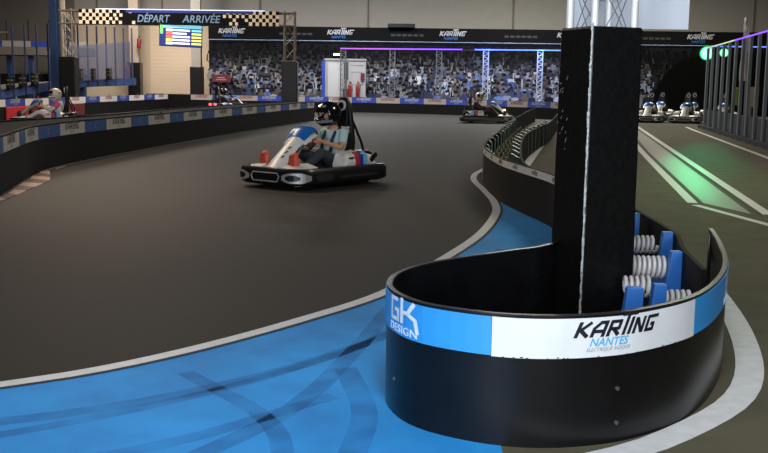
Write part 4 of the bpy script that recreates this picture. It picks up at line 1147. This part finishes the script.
# small head lamp on the far kart
lp_ = MB().lathe([(0, -.02), (.05, -.02), (.05, .02), (0, .03)], (.6, -.1, .42), 'x', 12).build('lamp', HEAD, **local(k4))

# ------------------------------------------------------------------ lights
def area(name, loc, size, power, col, rot=(0, 0, 0), sy=None):
    l = bpy.data.lights.new(name, 'AREA'); l.energy = power; l.color = col; l.shape = 'RECTANGLE'; l.size = size; l.size_y = sy or size
    o = bpy.data.objects.new(name, l); COL.objects.link(o); o.location = loc; o.rotation_euler = rot; return o
def spot(name, loc, tgt, power, col, ang, blend=.6, r=.1):
    l = bpy.data.lights.new(name, 'SPOT'); l.energy = power; l.color = col; l.spot_size = R(ang); l.spot_blend = blend; l.shadow_soft_size = r
    o = bpy.data.objects.new(name, l); COL.objects.link(o); o.location = loc
    o.rotation_euler = (Vector(tgt)-Vector(loc)).to_track_quat('-Z', 'Y').to_euler(); return o
for a, b, z0, z1 in OP:
    area('daylight', ((a+b)/2, Y0-.15, (z0+z1)/2), b-a, 1000 if a < 0 else 600, (.88, .94, 1.0), (R(90), 0, 0), z1-z0)
area('unseen_lamp', (.2, 1.2, 4.3), 1.2, 190, (.9, .95, 1.0))  # low lamp added out of view for quick falloff on the near floor
area('unseen_lamp', (-5.5, 18, 6.9), 2.0, 440, (1.0, .80, .60))
spot('track_spot', (-6.5, 15.5, 6.5), (-2.9, 12.2, 0), 700, (1.0, .76, .55), 50, 1.0, .3)
area('unseen_lamp', (-9.0, 32, 6.9), 2.0, 850, (1.0, .86, .72))
area('unseen_lamp', (-10.5, 43.5, 6.9), 2.0, 1050, (1.0, .91, .82))
area('unseen_lamp', (-1.5, 42, 6.9), 3.0, 1150, (.97, .98, 1.0))
area('unseen_lamp', (6, 42.5, 6.9), 3.0, 1000, (1.0, .97, .86))
area('unseen_lamp', (13, 42, 6.9), 2.0, 600, (1.0, .95, .75))
area('unseen_lamp', (6.5, 12, 6.9), 2.0, 300, (1.0, .92, .7))
area('unseen_lamp', (6.5, 27, 6.9), 2.0, 260, (1.0, .92, .75))
for x in (4.4, 6.75, 9.0):
    area('led_glow', (x, 44.1, 2.6), .3, 32, (.18, .3, 1.0), (R(50), 0, 0), 1.6)
for tx, ty, e_ in ((4.45, 13.9, 900), (5.1, 15.8, 800), (5.9, 18.6, 700), (6.9, 21.5, 600)):
    spot('green_spot', (10.2, 32.3, 2.34), (tx, ty, 0), e_, (.01, .92, .36), 7.5, 1.0, .1)
w = bpy.data.worlds.new('hall'); S.world = w; w.use_nodes = True
w.node_tree.nodes['Background'].inputs[0].default_value = (.55, .65, .8, 1); w.node_tree.nodes['Background'].inputs[1].default_value = .2

# ------------------------------------------------------------------ camera
PIT = math.atan(142.5/1000); ROLL = .013
cd = bpy.data.cameras.new('camera'); cd.sensor_width = 36; cd.lens = 1000/768*36
cam = bpy.data.objects.new('camera', cd); COL.objects.link(cam); cam.location = (0, 0, 1.25)
cam.matrix_world = Matrix.Translation((0, 0, 1.25)) @ Matrix.Rotation(R(90)-PIT, 4, 'X') @ Matrix.Rotation(ROLL, 4, 'Z')
S.camera = cam
S.view_settings.view_transform = 'Standard'; S.view_settings.look = 'None'; S.view_settings.gamma = 1; S.view_settings.exposure = 0
S.view_settings.use_curve_mapping = False
